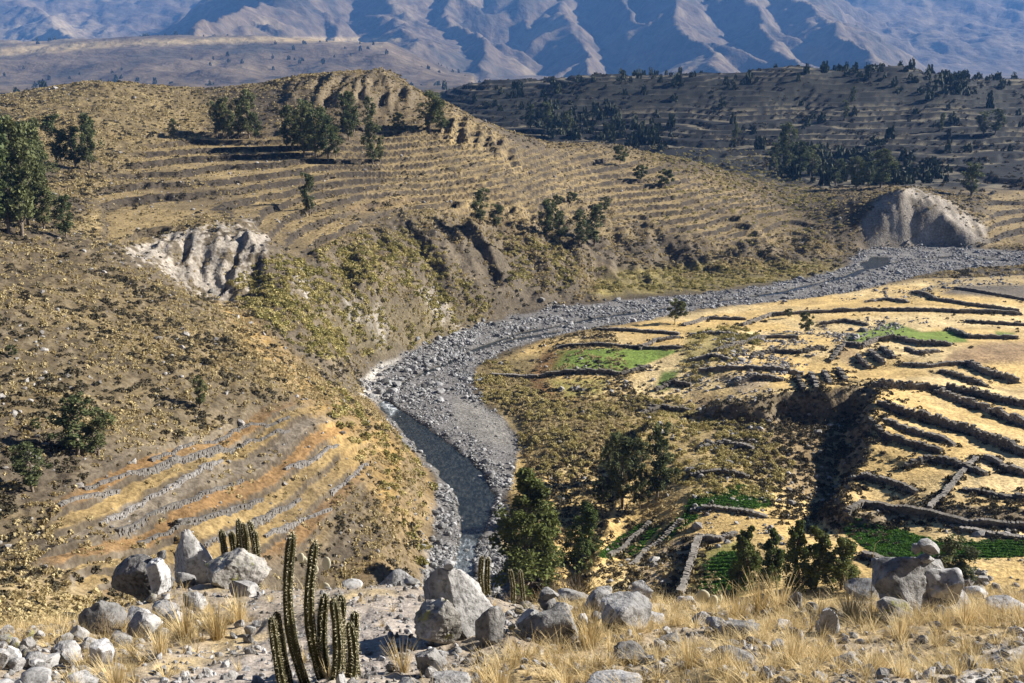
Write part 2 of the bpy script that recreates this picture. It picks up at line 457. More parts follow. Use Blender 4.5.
def detail(X, Y, Z):
    """rivers, banks, terraces and roughness added to the surveyed surface"""
    U, V = project(X, Y, Z)
    far = sstep(95, 115, Y)
    dd = SCD
    # stepped fields: ground stands higher behind each field wall
    for line, hh in WALL_STEPS:
        x0 = min(p[0] for p in line) - 16; x1 = max(p[0] for p in line) + 16
        y0 = min(p[1] for p in line) - 16; y1 = max(p[1] for p in line) + 16
        m = (X > x0) & (X < x1) & (Y > y0) & (Y < y1)
        if not m.any(): continue
        dl, ar, s2 = line_dist(X[m], Y[m], line, True)
        L = sum(math.dist(p, q) for p, q in zip(line[:-1], line[1:]))
        e = sstep(-0.01, 2.0, ar) * sstep(-0.01, 2.0, L - ar)
        up_ = hh * np.clip(1 - dl / 14, 0, 1) * e
        Z[m] = Z[m] + np.where(s2 > 0, up_, 0)
    # hillside roughness, gullies
    hill = far * (1 - sstep(520, 640, U) * sstep(285, 300, V) * (Y < 420)) 
    left = sstep(40, 0, X - 20) 
    rough = 0.9 * fbm2(X * .045, Y * .045, 5, 31) + 0.35 * fbm2(X * .35, Y * .35, 3, 41)
    riverd, waterd = river_fields(X, Y)
    hillm = sstep(4, 14, Z) * sstep(0, 12, -riverd)
    tm, _ = terr_masks(U, V, X, Y)
    fieldm = in_soft(U, V, FIELD_OUT, 6) * (Y < 372)
    rs = (0.35 + 1.0 * hillm) * (1 - .65 * tm) * (1 - .72 * fieldm)
    Z = Z + rough * rs * sstep(60, 100, Y) * 0.9
    # steep eroded spurs above the river
    er = in_soft(U, V, [(300,300),(340,250),(400,215),(470,200),(560,205),(640,225),(720,240),(830,232),(840,262),(700,285),(560,300),(470,322),(400,350),(360,372),(320,345)], 12)
    gul = ridged2(X * .05 + 0.35 * noise2(X * .03, Y * .03, 51), Y * .022, 3, 52) - 1.0
    Z = Z + er * (gul * 3.0 + 0.9 * fbm2(X * .2, Y * .2, 3, 53))
    for line, hh, wr in SPURS:
        m = (X > min(p[0] for p in line) - 50) & (X < max(p[0] for p in line) + 50) & (Y > min(p[1] for p in line) - 30) & (Y < max(p[1] for p in line) + 30)
        dl, ar, s2 = line_dist(X[m], Y[m], line, True)
        dl = np.maximum(dl + 1.2 * fbm2(X[m] * .15, Y[m] * .15, 3, 57), 0)
        L = sum(math.dist(p, q) for p, q in zip(line[:-1], line[1:]))
        e = np.clip(ar / (.4 * L), 0, 1) * np.clip((L - ar) / (.4 * L), 0, 1)
        Z[m] = Z[m] + hh * e * np.where(s2 > 0, np.exp(-dl / wr), np.exp(-dl / 2.2))
    # pale cliff
    cl = in_soft(U, V, [(120,250),(170,232),(205,226),(250,218),(270,240),(262,296),(222,304),(180,285),(140,268)], 6)
    Z = Z + cl * 1.5 * (ridged2(X * .16 + .2 * noise2(X * .2, Y * .2, 3), Y * .04, 4, 61) - 1.0)
    bl = in_soft(U, V, [(868,246),(862,225),(880,196),(915,186),(945,198),(985,225),(988,243),(930,246)], 4)
    Z = Z + bl * 1.2 * (ridged2(X * .16, Y * .03, 3, 64) - 1.0)
    # rocky crest
    cr = in_soft(U, V, [(285,104),(290,84),(330,76),(390,72),(420,95),(400,110),(340,108)], 5)
    Z = Z + cr * 3.2 * (ridged2(X * .1, Y * .02, 3, 66) - 0.6)
    cr = in_soft(U, V, [(440,118),(470,118),(510,140),(520,165),(490,150),(450,140)], 5)
    Z = Z + cr * 3.0 * (ridged2(X * .12, Y * .03, 3, 69) - 0.8)
    # terraces
    t1, c1 = terr_masks(U, V, X, Y)
    st = np.where(Y > 560, 3.6, np.where(U < 380, np.where(V > 385, 2.0, 2.0), 2.0))
    ph = Z / st + 0.9 * fbm2(X * .012, Y * .012, 2, 71) + 0.10 * fbm2(X * .09, Y * .09, 2, 72)
    fr = ph - np.floor(ph)
    stp = sstep(0.82, 0.95, fr)
    Zt = Z + st * (stp - fr) * 1.0
    lb = in_soft(U, V, LOWTERR, 14)
    phb = (X * LN[0] + Y * LN[1]) / 2.7 + 0.45 * fbm2(X * .015, Y * .015, 2, 73) + 0.10 * fbm2(X * .1, Y * .1, 2, 74)
    frb = phb - np.floor(phb)
    Zb = Z + 1.0 * (frb * (1 - sstep(0.82, .98, frb)) - 0.3)
    fr = np.where(lb > 0.05, np.where(Y < 200, frb, fr), fr)
    Z = Z * (1 - t1) + Zt * t1
    Z = Z * (1 - lb) + Zb * lb
    t1 = np.maximum(t1, lb * np.clip(0.8 + 0.8 * fbm2(X * .03, Y * .03, 2, 75), 0, 1))
    # river
    bedz = 0.12 * fbm2(X * .25, Y * .25, 3, 81) + 0.10
    bedz = bedz - 0.75 * sstep(-0.8, 1.6, waterd)
    bank = sstep(-7.0, 0.6, riverd + 1.4 * fbm2(X * .08, Y * .08, 2, 82))
    bank = bank * (Y > 100) * (Y < 640)
    Z = np.where(Y > 100, np.maximum(Z, np.where(riverd > -40, 0.35 + 0.0 * Z, Z)), Z)
    Z = Z * (1 - bank) + bedz * bank
    return Z, dict(strip=np.floor(phb), U=U, V=V, river=riverd, water=waterd, terr=t1, fr=fr, er=er, cl=cl, scarp=dd, bank=bank)

def in_soft(U, V, poly, w):
    """1 inside an outline, fading over w photo pixels"""
    us = [p[0] for p in poly]; vs_ = [p[1] for p in poly]
    m = (U > min(us) - w) & (U < max(us) + w) & (V > min(vs_) - w) & (V < max(vs_) + w)
    o = np.zeros(U.shape)
    if not m.any(): return o
    u = U[m]; v = V[m]
    d, _ = line_dist(u, v, list(poly) + [poly[0]])
    ins = in_poly(u, v, poly)
    o[m] = np.where(ins, sstep(-w, w, d), sstep(-w, w, -d))
    return o

FIELD_OUT = [(540,345),(660,318),(760,303),(870,288),(1024,264),(1400,262),(1400,700),(600,700),(640,520),(700,480),(760,440),(690,390),(560,400)]

def terr_masks(U, V, X, Y):
    n = fbm2(X * .02, Y * .02, 3, 91)
    a = in_soft(U, V, [(100,240),(95,190),(150,140),(240,125),(330,150),(400,118),(460,112),(520,145),(600,148),(680,170),(760,195),(820,225),(760,245),(650,240),(560,225),(470,212),(400,215),(340,240),(300,262),(250,222),(200,215),(150,238)], 9)
    c = ((Y > 560) * 1.0) * sstep(60, 85, V) * 0.95
    d = in_soft(U, V, [(985,245),(985,190),(1100,170),(1100,245)], 6)
    m = np.maximum(a, np.maximum(c, d))
    m = m * np.clip(1.15 + 0.8 * n, 0.4, 1)
    return m, c
# ------------------------------------------------------------------ materials
def nmat(name):
    m = bpy.data.materials.new(name)
    m.use_nodes = True
    nt = m.node_tree
    nt.nodes.clear()
    out = nt.nodes.new('ShaderNodeOutputMaterial')
    b = nt.nodes.new('ShaderNodeBsdfPrincipled')
    b.inputs['Roughness'].default_value = 0.9
    b.inputs['Specular IOR Level'].default_value = 0.15
    nt.links.new(b.outputs[0], out.inputs[0])
    return m, nt, b

def N(nt, t, **kw):
    n = nt.nodes.new(t)
    for k, v in kw.items():
        if k in n.inputs.keys() if hasattr(n.inputs, 'keys') else False: n.inputs[k].default_value = v
        else: setattr(n, k, v)
    return n

def noise_node(nt, vec, scale, detail=4, rough=0.55, dim='3D'):
    n = nt.nodes.new('ShaderNodeTexNoise')
    n.inputs['Scale'].default_value = scale
    n.inputs['Detail'].default_value = detail
    n.inputs['Roughness'].default_value = rough
    nt.links.new(vec, n.inputs['Vector'])
    return n

def ramp(nt, fac, stops):
    r = nt.nodes.new('ShaderNodeValToRGB')
    e = r.color_ramp.elements
    while len(e) < len(stops): e.new(0.5)
    for k, (p, c) in enumerate(stops):
        e[k].position = p
        e[k].color = tuple(c) + (1,) if len(c) == 3 else c
    nt.links.new(fac, r.inputs[0])
    return r

def mixrgb(nt, mode, fac, a, b):
    m = nt.nodes.new('ShaderNodeMix')
    m.data_type = 'RGBA'
    m.blend_type = mode
    if isinstance(fac, (int, float)): m.inputs[0].default_value = fac
    else: nt.links.new(fac, m.inputs[0])
    for k, x in ((6, a), (7, b)):
        if isinstance(x, tuple): m.inputs[k].default_value = x + (1,)
        else: nt.links.new(x, m.inputs[k])
    return m.outputs[2]

def bump(nt, b, height, strength, dist):
    n = nt.nodes.new('ShaderNodeBump')
    n.inputs['Strength'].default_value = strength
    n.inputs['Distance'].default_value = dist
    nt.links.new(height, n.inputs['Height'])
    nt.links.new(n.outputs[0], b.inputs['Normal'])

def ground_material(name, s1, s2, lo, hi, bd, bs=0.6):
    """vertex colours of the ground times two scales of mottling"""
    m, nt, b = nmat(name)
    g = nt.nodes.new('ShaderNodeNewGeometry')
    at = nt.nodes.new('ShaderNodeAttribute'); at.attribute_name = 'col'
    n1 = noise_node(nt, g.outputs['Position'], s1, 6, 0.65)
    n2 = noise_node(nt, g.outputs['Position'], s2, 4, 0.6)
    r1 = ramp(nt, n1.outputs['Fac'], [(0.3, (lo,) * 3), (0.7, (hi,) * 3)])
    r2 = ramp(nt, n2.outputs['Fac'], [(0.36, (lo * 1.1, lo * 1.05, lo)), (0.64, (hi, hi * 0.99, hi * 0.97))])
    c = mixrgb(nt, 'MULTIPLY', 1.0, at.outputs['Color'], r1.outputs[0])
    c = mixrgb(nt, 'MULTIPLY', 1.0, c, r2.outputs[0])
    nt.links.new(c, b.inputs['Base Color'])
    bump(nt, b, n2.outputs['Fac'], bs, bd)
    return m

M_GROUND = ground_material('hillside_ground', 0.16, 1.4, 0.62, 1.3, 0.5)
M_NEAR = ground_material('foreground_soil', 2.2, 26.0, 0.7, 1.25, 0.02, 0.8)
M_MOUNT = ground_material('mountain_ground', 0.0035, 0.02, 0.7, 1.25, 20.0)

# ------------------------------------------------------------------ final terrain and its colours
GZ, F_ = detail(GX, GY, GZ)
U, V = project(GX, GY, GZ)
# slope, for rock faces
gx = np.gradient(GZ, axis=1) / np.gradient(GX, axis=1)
SLOPE = np.abs(gx) + np.abs(np.gradient(GZ, axis=0) / np.gradient(GY, axis=0))

GOLD = (0.50, 0.33, 0.12); STRAW = (0.55, 0.42, 0.21); SCRUB = (0.125, 0.10, 0.07); DARK = (0.10, 0.082, 0.055)
ROCK = (0.36, 0.33, 0.29); PALE = (0.60, 0.55, 0.48); ORANGE = (0.42, 0.22, 0.065); OLIVE = (0.24, 0.21, 0.07)
GREEN = (0.10, 0.22, 0.03); DULLG = (0.26, 0.25, 0.07); GREY = (0.27, 0.25, 0.235); BROWN = (0.26, 0.17, 0.09)
STONE = (0.30, 0.29, 0.28)
nA = fbm2(GX * .03, GY * .03, 4, 101); nB = fbm2(GX * .12, GY * .12, 4, 111); nC = fbm2(GX * .6, GY * .6, 3, 121)
C = np.zeros(GX.shape + (3,)) + np.array(SCRUB)
C = mixc(C, (0.25, 0.19, 0.105), sstep(-0.1, 0.6, nA + 0.6 * nB))
C = mixc(C, DARK, sstep(0.15, 0.7, -nB + 0.5 * nC) * 0.7)
# golden grass on the hill crest, the spur and the river terrace at left
for poly, w, a, c in [
    ([(0,105),(60,85),(110,78),(190,88),(240,110),(170,140),(110,170),(40,160)], 14, .75, (0.38, 0.29, 0.14)),
    ([(290,90),(380,72),(440,100),(500,140),(420,130),(330,110)], 12, .6, (0.34, 0.25, 0.125)),
    ([(0,250),(100,250),(200,320),(300,390),(200,470),(60,430),(0,420)], 30, .35, (0.32, 0.24, 0.11)),
    ([(215,300),(245,310),(330,385),(370,400),(400,430),(430,470),(435,520),(400,540),(360,480),(300,400),(240,345)], 7, .85, GOLD),
    ([(120,238),(60,225),(110,205),(150,215),(170,235)], 8, .8, STRAW),
    ([(395,540),(430,470),(440,520),(420,580),(330,580)], 12, .7, (0.44, 0.30, 0.12)),
    ([(345,205),(470,190),(470,198),(345,214)], 4, .8, (0.46, 0.31, 0.14)),
    ([(430,205),(480,180),(540,215),(520,235)], 9, .5, GOLD),
    ([(620,270),(700,262),(820,262),(845,268),(800,278),(700,290),(600,297),(580,290)], 5, .8, (0.40, 0.33, 0.10)),
    ([(320,320),(390,300),(450,305),(480,320),(420,345),(370,360)], 10, .5, OLIVE),
    ([(560,160),(720,170),(800,230),(700,240),(600,210)], 20, .35, (0.38, 0.27, 0.12)),
]:
    m = in_soft(U, V, poly, w)
    C = mixc(C, c, m * a * np.clip(0.75 + 0.7 * nB, 0, 1.2))
# terrace treads and risers
LT = in_soft(U, V, LOWTERR, 14)
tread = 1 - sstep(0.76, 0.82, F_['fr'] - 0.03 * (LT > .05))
tcol = np.where((in_soft(U, V, [(40,570),(130,450),(300,400),(360,440),(330,540),(200,575)], 20) > .4)[..., None],
                np.array((0.42, 0.235, 0.075)), np.array((0.40, 0.30, 0.15)))
tn = np.clip(0.8 + 0.9 * nA + 0.3 * nB, np.where(LT > .05, .8, .5), 1)[..., None] * (tread * F_['terr'])[..., None]
_hs = np.mod(np.abs(np.sin(F_['strip'] * 12.9898) * 43758.5453), 1.0)
strips = np.where((_hs < .6)[..., None], np.array((0.34, 0.20, 0.08)), np.where((_hs < .88)[..., None], np.array((0.42, 0.30, 0.13)), np.where((_hs < .95)[..., None], np.array((0.20, 0.145, 0.085)), np.array((0.26, 0.22, 0.17)))))
tcol = np.where((LT > .05)[..., None], strips, tcol)
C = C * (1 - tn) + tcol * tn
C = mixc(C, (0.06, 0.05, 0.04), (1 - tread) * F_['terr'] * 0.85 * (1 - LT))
C = mixc(C, (0.21, 0.195, 0.18), in_soft(U, V, [(40,600),(60,500),(170,440),(300,400),(360,450),(320,550),(200,590)], 15) * (1 - tread) * .6 * sstep(-.1, .4, nA + .5 * nB))
# far hill: dull grass and scrub, hillside shade and lit terrace lines painted in
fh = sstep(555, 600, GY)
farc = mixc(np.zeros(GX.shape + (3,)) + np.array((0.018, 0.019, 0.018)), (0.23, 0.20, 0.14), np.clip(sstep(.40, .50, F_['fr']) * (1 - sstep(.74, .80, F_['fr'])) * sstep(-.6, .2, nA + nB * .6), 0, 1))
farc = mixc(farc, (0.024, 0.026, 0.022), in_soft(U, V, [(430,100),(520,86),(600,80),(700,79),(760,80),(820,70),(900,70),(960,80),(1030,96),(1030,112),(940,104),(820,104),(700,108),(600,112),(500,125)], 5) * np.clip(.75 + .8 * nA, 0, .95))  # shadow of the steep upper scarp painted as a near-black band
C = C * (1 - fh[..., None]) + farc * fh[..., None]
# rock on steep ground
C = mixc(C, (0.21, 0.175, 0.125), sstep(0.6, 1.05, SLOPE + 0.25 * nB) * (1 - fh) * sstep(90, 110, GY) * 0.5 * (GX < 60) * (1 - F_['terr']))
C = mixc(C, (0.15, 0.125, 0.095), F_['er'] * sstep(0.0, 0.7, nB + .4 * nC) * 0.6)
pc = F_['cl'] * np.clip(0.85 + .5 * nB, 0, 1)
pc = pc * np.clip(.7 + .9 * nB + .5 * nC, 0, 1)
C = mixc(C, (0.43, 0.385, 0.33), sstep(0.25, 0.5, pc + .25 * nC))
for poly in ([(870,246),(860,225),(880,195),(915,186),(945,198),(985,225),(988,243),(930,246)],):
    C = mixc(C, (0.43, 0.385, 0.33), in_soft(U, V, poly, 4) * np.clip(.8 + nB, .3, 1))
for poly in ([(300,262),(312,300),(300,310),(290,290)], [(365,318),(378,300),(392,335),(380,350)], [(342,290),(352,285),(362,320),(350,325)], [(418,290),(432,285),(465,330),(450,336)]):
    C = mixc(C, (0.46, 0.42, 0.37), in_soft(U, V, poly, 4) * sstep(-.4, .2, nB))
# right bank: golden fields
fld = ((GX > -10) & (F_['river'] < 0) & (GY < 372) & (GY > 98) & (U > 440) & ~((U < 700) & (GY > 300) & (V < 296)))
rb = fld * 1.0 * in_soft(U, V, [(470,372),(545,340),(660,318),(760,303),(870,288),(1024,264),(1400,262),(1400,700),(560,700),(515,600),(500,540),(520,440)], 4)
fcol = mixc(np.zeros(GX.shape + (3,)) + np.array((0.62, 0.44, 0.18)), (0.70, 0.54, 0.28), sstep(-.3, .5, nA))
fcol = mixc(fcol, (0.44, 0.33, 0.17), sstep(0.3, 0.9, nB + nA * .4) * .4)
C = C * (1 - rb[..., None]) + fcol * rb[..., None]
PATCH = [
 ([(470,372),(500,355),(545,352),(545,395),(600,400),(680,400),(670,440),(600,450),(560,470),(520,440),(490,400)], 8, (0.16, 0.13, 0.065), .85),
 ([(620,420),(700,405),(760,420),(780,470),(760,500),(680,500),(640,470)], 12, (0.36, 0.27, 0.12), .7),
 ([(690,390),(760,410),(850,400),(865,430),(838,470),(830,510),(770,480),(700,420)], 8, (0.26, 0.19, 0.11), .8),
 ([(550,372),(556,351),(600,348),(682,350),(642,366),(612,374)], 1.4, (0.20, 0.28, 0.055), 1),
 ([(548,380),(610,378),(602,394),(565,400)], 4, DULLG, .8),
 ([(528,378),(545,350),(566,352),(545,382),(560,398),(590,398),(570,405),(540,400)], 5, (0.24, 0.13, 0.05), .8),
 ([(662,372),(680,370),(668,390),(654,392)], 3, (0.15, 0.21, 0.05), 1),
 ([(846,342),(846,336),(870,330),(892,322),(922,332),(958,330),(968,342),(925,344),(898,339),(872,343)], 1.4, (0.19, 0.28, 0.05), .95),
 ([(995,331),(1015,333),(1010,338),(996,338)], 2, (0.12, 0.2, 0.04), .9),
 ([(690,330),(740,328),(720,350),(690,370),(680,360)], 6, (0.30, 0.26, 0.09), .7),
 ([(838,528),(860,520),(900,530),(940,543),(1024,541),(1090,543),(1090,556),(1024,556),(940,560),(905,566),(872,553)], 1.2, GREEN, 1),
 ([(596,556),(640,524),(648,527),(610,559)], 1.5, GREEN, 1),
 ([(622,556),(652,526),(660,527),(634,556)], 1.5, GREEN, 1),
 ([(652,540),(684,514),(700,516),(668,540)], 2, GREEN, 1),
 ([(684,512),(692,498),(720,492),(742,485),(764,494),(772,506),(740,510),(712,508)], 4, GREEN, .9),
 ([(700,592),(704,566),(722,552),(742,552),(748,575),(735,598)], 2, GREEN, 1),
 ([(688,590),(695,552),(740,540),(750,560),(705,566),(698,595)], 3, DULLG, .8),
 ([(640,600),(625,580),(660,545),(700,532),(694,560),(678,604)], 3, (0.40, 0.31, 0.20), .9),
 ([(940,294),(960,284),(1024,284),(1100,286),(1100,300),(1024,299)], 3, (0.13, 0.115, 0.10), .95),
 ([(938,366),(955,350),(990,342),(1030,342),(1030,362),(970,364)], 4, (0.30, 0.20, 0.12), .8),
 ([(828,352),(848,340),(862,355),(850,366)], 5, (0.32, 0.22, 0.12), .7),
 ([(720,380),(760,372),(770,385),(740,393)], 4, (0.36, 0.30, 0.24), .6),
 ([(840,505),(862,495),(1030,500),(1030,528),(925,514)], 4, (0.55, 0.40, 0.18), .8),
 ([(915,298),(940,276),(1024,268),(1060,268),(1060,284),(960,284)], 4, (0.36, 0.28, 0.15), .7),
]
for poly, w, c, a in PATCH:
    m = in_soft(U, V, poly, w) * fld
    C = mixc(C, c, m * a)
# stony ground beside walls and on the bank face
C = mixc(C, (0.20, 0.165, 0.12), (np.abs(F_['scarp']) < 2.0) * (GY > 100) * (GY < 300) * (GX > 0) * .8)
# river bed gravel
rv = sstep(-1.5, 0.5, F_['river'] + 1.5 * nB) * (GY > 100) * (GY < 640)
C = mixc(C, (0.25, 0.24, 0.235), rv)
C = mixc(C, (0.34, 0.325, 0.30), rv * in_soft(U, V, [(455,395),(480,405),(512,425),(515,450),(480,440),(455,425)], 6))
C = mixc(C, (0.11, 0.10, 0.08), sstep(-0.4, 0.6, F_['water']) * rv)
C = mixc(C, (0.66, 0.63, 0.58), in_soft(U, V, [(360,395),(364,378),(380,364),(400,358),(384,376),(378,402)], 3) * (GY > 200))
C = np.clip(C * (0.85 - .15 * (1 - rb))[..., None] * (1 + 0.15 * nC[..., None]), 0.01, 0.9)
C[GY < 92] = (0.30, 0.23, 0.13)

def mesh_obj(name, verts, faces, mat=None, parent=None, smooth=True, cols=None, uvs=None):
    me = bpy.data.meshes.new(name)
    verts = np.asarray(verts, np.float32); faces = np.asarray(faces, np.int32)
    k = faces.shape[1]
    me.vertices.add(len(verts)); me.vertices.foreach_set('co', verts.ravel())
    me.loops.add(faces.size); me.loops.foreach_set('vertex_index', faces.ravel())
    me.polygons.add(len(faces)); me.polygons.foreach_set('loop_start', np.arange(0, faces.size, k, dtype=np.int32))
    me.polygons.foreach_set('use_smooth', np.full(len(faces), smooth))
    if cols is not None:
        ca_ = me.color_attributes.new('col', 'FLOAT_COLOR', 'POINT')
        ca_.data.foreach_set('color', np.concatenate([cols, np.ones((len(cols), 1))], 1).astype(np.float32).ravel())
    me.update(calc_edges=True)
    if mat: me.materials.append(mat)
    o = bpy.data.objects.new(name, me)
    COL.objects.link(o)
    if parent: o.parent = parent
    return o

def tag(o, label=None, cat=None, group=None, kind=None):
    if label: o['label'] = label
    if cat: o['category'] = cat
    if group: o['group'] = group
    if kind: o['kind'] = kind
    return o

GP = np.stack([GX, GY, GZ], -1).reshape(-1, 3).copy()
# under the detailed foreground patch the coarse ground steps down out of the way
low = ((GY < 11.5)).reshape(-1)
GP[low, 2] -= 0.8
idx = np.arange(NROW * NCOL).reshape(NROW, NCOL)
quads = np.stack([idx[:-1, :-1], idx[:-1, 1:], idx[1:, 1:], idx[1:, :-1]], -1).reshape(-1, 4)
fc = lambda A: 0.25 * (A[:-1, :-1] + A[:-1, 1:] + A[1:, 1:] + A[1:, :-1]).reshape(-1)
fy = fc(GY); fx = fc(GX); friv = fc(F_['river']); ffld = fc(fld * 1.0)
cls = np.where(fy < 93, 0, np.where(fy > 560, 4, np.where((friv > -0.5), 3, np.where(ffld > .5, 2, 1))))
CF = C.reshape(-1, 3)
for k, nm, lab in ((0, 'near_slope', 'steep dry slope falling away below the viewpoint'),
                   (1, 'hillside', 'dry terraced hillside with scrub and golden grass left of the river'),
                   (2, 'valley_floor', 'golden field ground of the valley floor right of the river'),
                   (3, 'river_bed', 'grey gravel bed of the winding river'),
                   (4, 'terraced_hill', 'distant dark terraced hill beyond the river')):
    q = quads[cls == k]
    used, inv = np.unique(q.ravel(), return_inverse=True)
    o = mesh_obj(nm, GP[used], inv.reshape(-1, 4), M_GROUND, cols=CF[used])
    tag(o, lab, kind='structure')

def ground(x, y):
    return grid_height(x, y, GZ)

# ------------------------------------------------------------------ mountains beyond
RID = [
 ([(205,40,2500),(235,20,2800),(265,2,3100),(310,-60,3900)], .62),
 ([(352,62,2550),(330,36,3000),(318,8,3400),(300,-60,4200)], .70),
 ([(412,62,2500),(412,46,2700),(398,20,3150),(375,-40,3900)], .5),
 ([(492,78,2500),(472,46,2950),(442,10,3400),(430,-60,4100)], .72),
 ([(600,78,2650),(588,42,3050),(556,5,3450),(540,-60,4100)], .75),
 ([(668,60,2900),(650,38,3100),(622,0,3400),(605,-60,4100)], .9),
 ([(716,78,2450),(706,48,2750),(688,20,3100),(650,-40,3800)], .75),
 ([(800,72,2550),(776,38,2950),(748,0,3350),(715,-60,4000)], .72),
 ([(888,76,2500),(862,50,2800),(832,20,3200),(792,-15,3700),(755,-70,4300)], .66),
 ([(130,60,3300),(60,30,3700),(20,5,4300),(-60,-50,5200)], .42),
 ([(250,20,4300),(190,-5,4800),(120,-30,5500),(60,-80,6200)], .5),
 ([(-150,60,2600),(-200,10,3200),(-300,-60,4200)], .5),
 ([(1400,-60,6000),(1150,-20,5700),(1024,15,5500),(955,38,5300),(905,52,5100)], .45),
 ([(1400,-120,8200),(1000,-90,8000),(700,-80,7600),(300,-80,7400),(-300,-80,7400)], .25),
 ([(1300,50,4200),(1120,58,4000),(1010,62,3800),(900,66,3600)], .30),
]
MA = np.linspace(-0.95, 0.95, 640)
MY = np.concatenate([np.geomspace(1150, 2300, 90, endpoint=False), np.geomspace(2300, 4400, 300, endpoint=False), np.geomspace(4400, 8500, 90)])
MGA, MGY = np.meshgrid(MA, MY)
MX = MGA * MGY
wx = MX + 100 * fbm2(MX * .0018, MGY * .0018, 3, 131); wy = MGY + 100 * fbm2(MX * .0018, MGY * .0016, 3, 137)
MZ = np.full(MX.shape, -1e9)
RID3 = []
_rm = np.random.RandomState(44)
for pts, kk in RID:
    L3 = []
    for u, v, y in pts:
        a, t = ray_at(u, v); L3.append(np.array((float(a * y), float(y), float(CAM_Z - t * y))))
    RID3.append((L3, kk))
    if kk < .45: continue
    for f in (.22, .48, .74):                       # side spurs branching off the main ridge
        k = f * (len(L3) - 1); i = int(k); p = L3[i] + (k - i) * (L3[i + 1] - L3[i])
        sd_ = _rm.choice([-1, 1]); ln = _rm.uniform(220, 520)
        q = p + np.array([sd_ * ln * .8, -ln * _rm.uniform(.3, .9), -ln * _rm.uniform(.38, .5)])
        m_ = (p + q) / 2 + np.array([0, 0, ln * .03])
        RID3.append(([p - np.array([0, 0, 6]), m_, q], kk * _rm.uniform(.9, 1.25)))
for k, (L3, kk) in enumerate(RID3):
    # profile along the ridge, then slopes with ribs on both sides
    ln = [(p[0], p[1]) for p in L3]
    d, arc = line_dist(wx, wy, ln)
    acc = [0.0]
    for p, q in zip(ln[:-1], ln[1:]): acc.append(acc[-1] + math.dist(p, q))
    rz = np.interp(arc, acc, [p[2] for p in L3])
    ribs = ridged2(arc / 420 + k * 7.3, d / 1500 + k, 3, 140 + k) - 1.0
    zz = rz - kk * d + np.minimum(d / 160, 1.0) * ribs * 60 * min(1, kk * 1.5)
    MZ = np.maximum(MZ, zz)
MZ = np.maximum(MZ, 28 + 8 * fbm2(MX * .003, MGY * .003, 3, 150) + 0.004 * (MGY - 1150))
_q = 60 * fbm2(MX * .006, MGY * .006, 2, 152)
MZ = MZ + 17 * (ridged2((MX + _q) * .0050, (MGY + _q) * .0034, 5, 151) - 1.0) * sstep(40, 170, MZ) + 7 * fbm2(MX * .02, MGY * .02, 3, 155) * sstep(30, 80, MZ) + 6 * (ridged2((MX + .5 * _q) * .015, (MGY - _q) * .008, 3, 156) - 1) * sstep(60, 150, MZ)
# the long bench on the left in front of the mountains
bx_ = np.interp(MGA, [-0.95, -0.55, -0.45, -0.32, -0.22, -0.12, -0.06, 0.0, 0.95], [150, 108, 118, 128, 124, 112, 60, 35, 30])
bench = 44 + (bx_ - 44) * sstep(1500, 2150, MGY + 140 * fbm2(MX * .0025, MGY * .0025, 3, 160)) + 7 * fbm2(MX * .01, MGY * .01, 4, 161)
bench = np.where(bx_ > 50, bench - np.clip((MGY - 2350) * .03, 0, 60), 30)
MZ = np.maximum(MZ, bench)
MZ = MZ * sstep(1150, 1300, MGY) + 34 * (1 - sstep(1150, 1300, MGY))
mn = fbm2(MX * .004, MGY * .004, 4, 171); mn2 = fbm2(MX * .02, MGY * .02, 3, 175)
MC = np.zeros(MX.shape + (3,)) + np.array((0.155, 0.118, 0.082))
MC = mixc(MC, (0.075, 0.068, 0.055), sstep(0, .6, mn + .5 * mn2) * .8)
MC = mixc(MC, (0.24, 0.19, 0.12), sstep(.1, .7, -mn + .4 * mn2) * .8)
MU, MV = project(MX, MGY, MZ)
MC = mixc(MC, (0.50, 0.38, 0.20), in_soft(MU, MV, [(0,56),(0,48),(60,44),(120,40),(270,37),(400,38),(400,42),(270,42),(120,46),(60,52)], 2) * .85)
MC = mixc(MC, (0.40, 0.32, 0.20), in_soft(MU, MV, [(0,44),(0,20),(60,14),(110,30),(60,42)], 10) * .6)
# the range stands farther off than the survey lines above: spread it outwards and upwards
def push(x, y, z):
    s_ = 1 + 0.8 * sstep(1150, 1500, y)
    return x * s_, y * s_, CAM_Z + (z - CAM_Z) * s_
PX, PY, PZ = push(MX, MGY, MZ)
mi = np.arange(MX.size).reshape(MX.shape)
mq = np.stack([mi[:-1, :-1], mi[:-1, 1:], mi[1:, 1:], mi[1:, :-1]], -1).reshape(-1, 4)
o = mesh_obj('mountains', np.stack([PX, PY, PZ], -1).reshape(-1, 3), mq, M_MOUNT, cols=MC.reshape(-1, 3) * .78)
tag(o, 'rugged brown mountain range with blue shaded gullies across the background', kind='structure')
# ------------------------------------------------------------------ rocks
def ico(sub):
    bm = bmesh.new()
    bmesh.ops.create_icosphere(bm, subdivisions=sub, radius=1.0)
    v = np.array([x.co[:] for x in bm.verts]); f = np.array([[a.index for a in p.verts] for p in bm.faces])
    bm.free()
    return v / np.linalg.norm(v, axis=1)[:, None], f
ICO = {k: ico(k) for k in (1, 2, 3, 4, 5)}

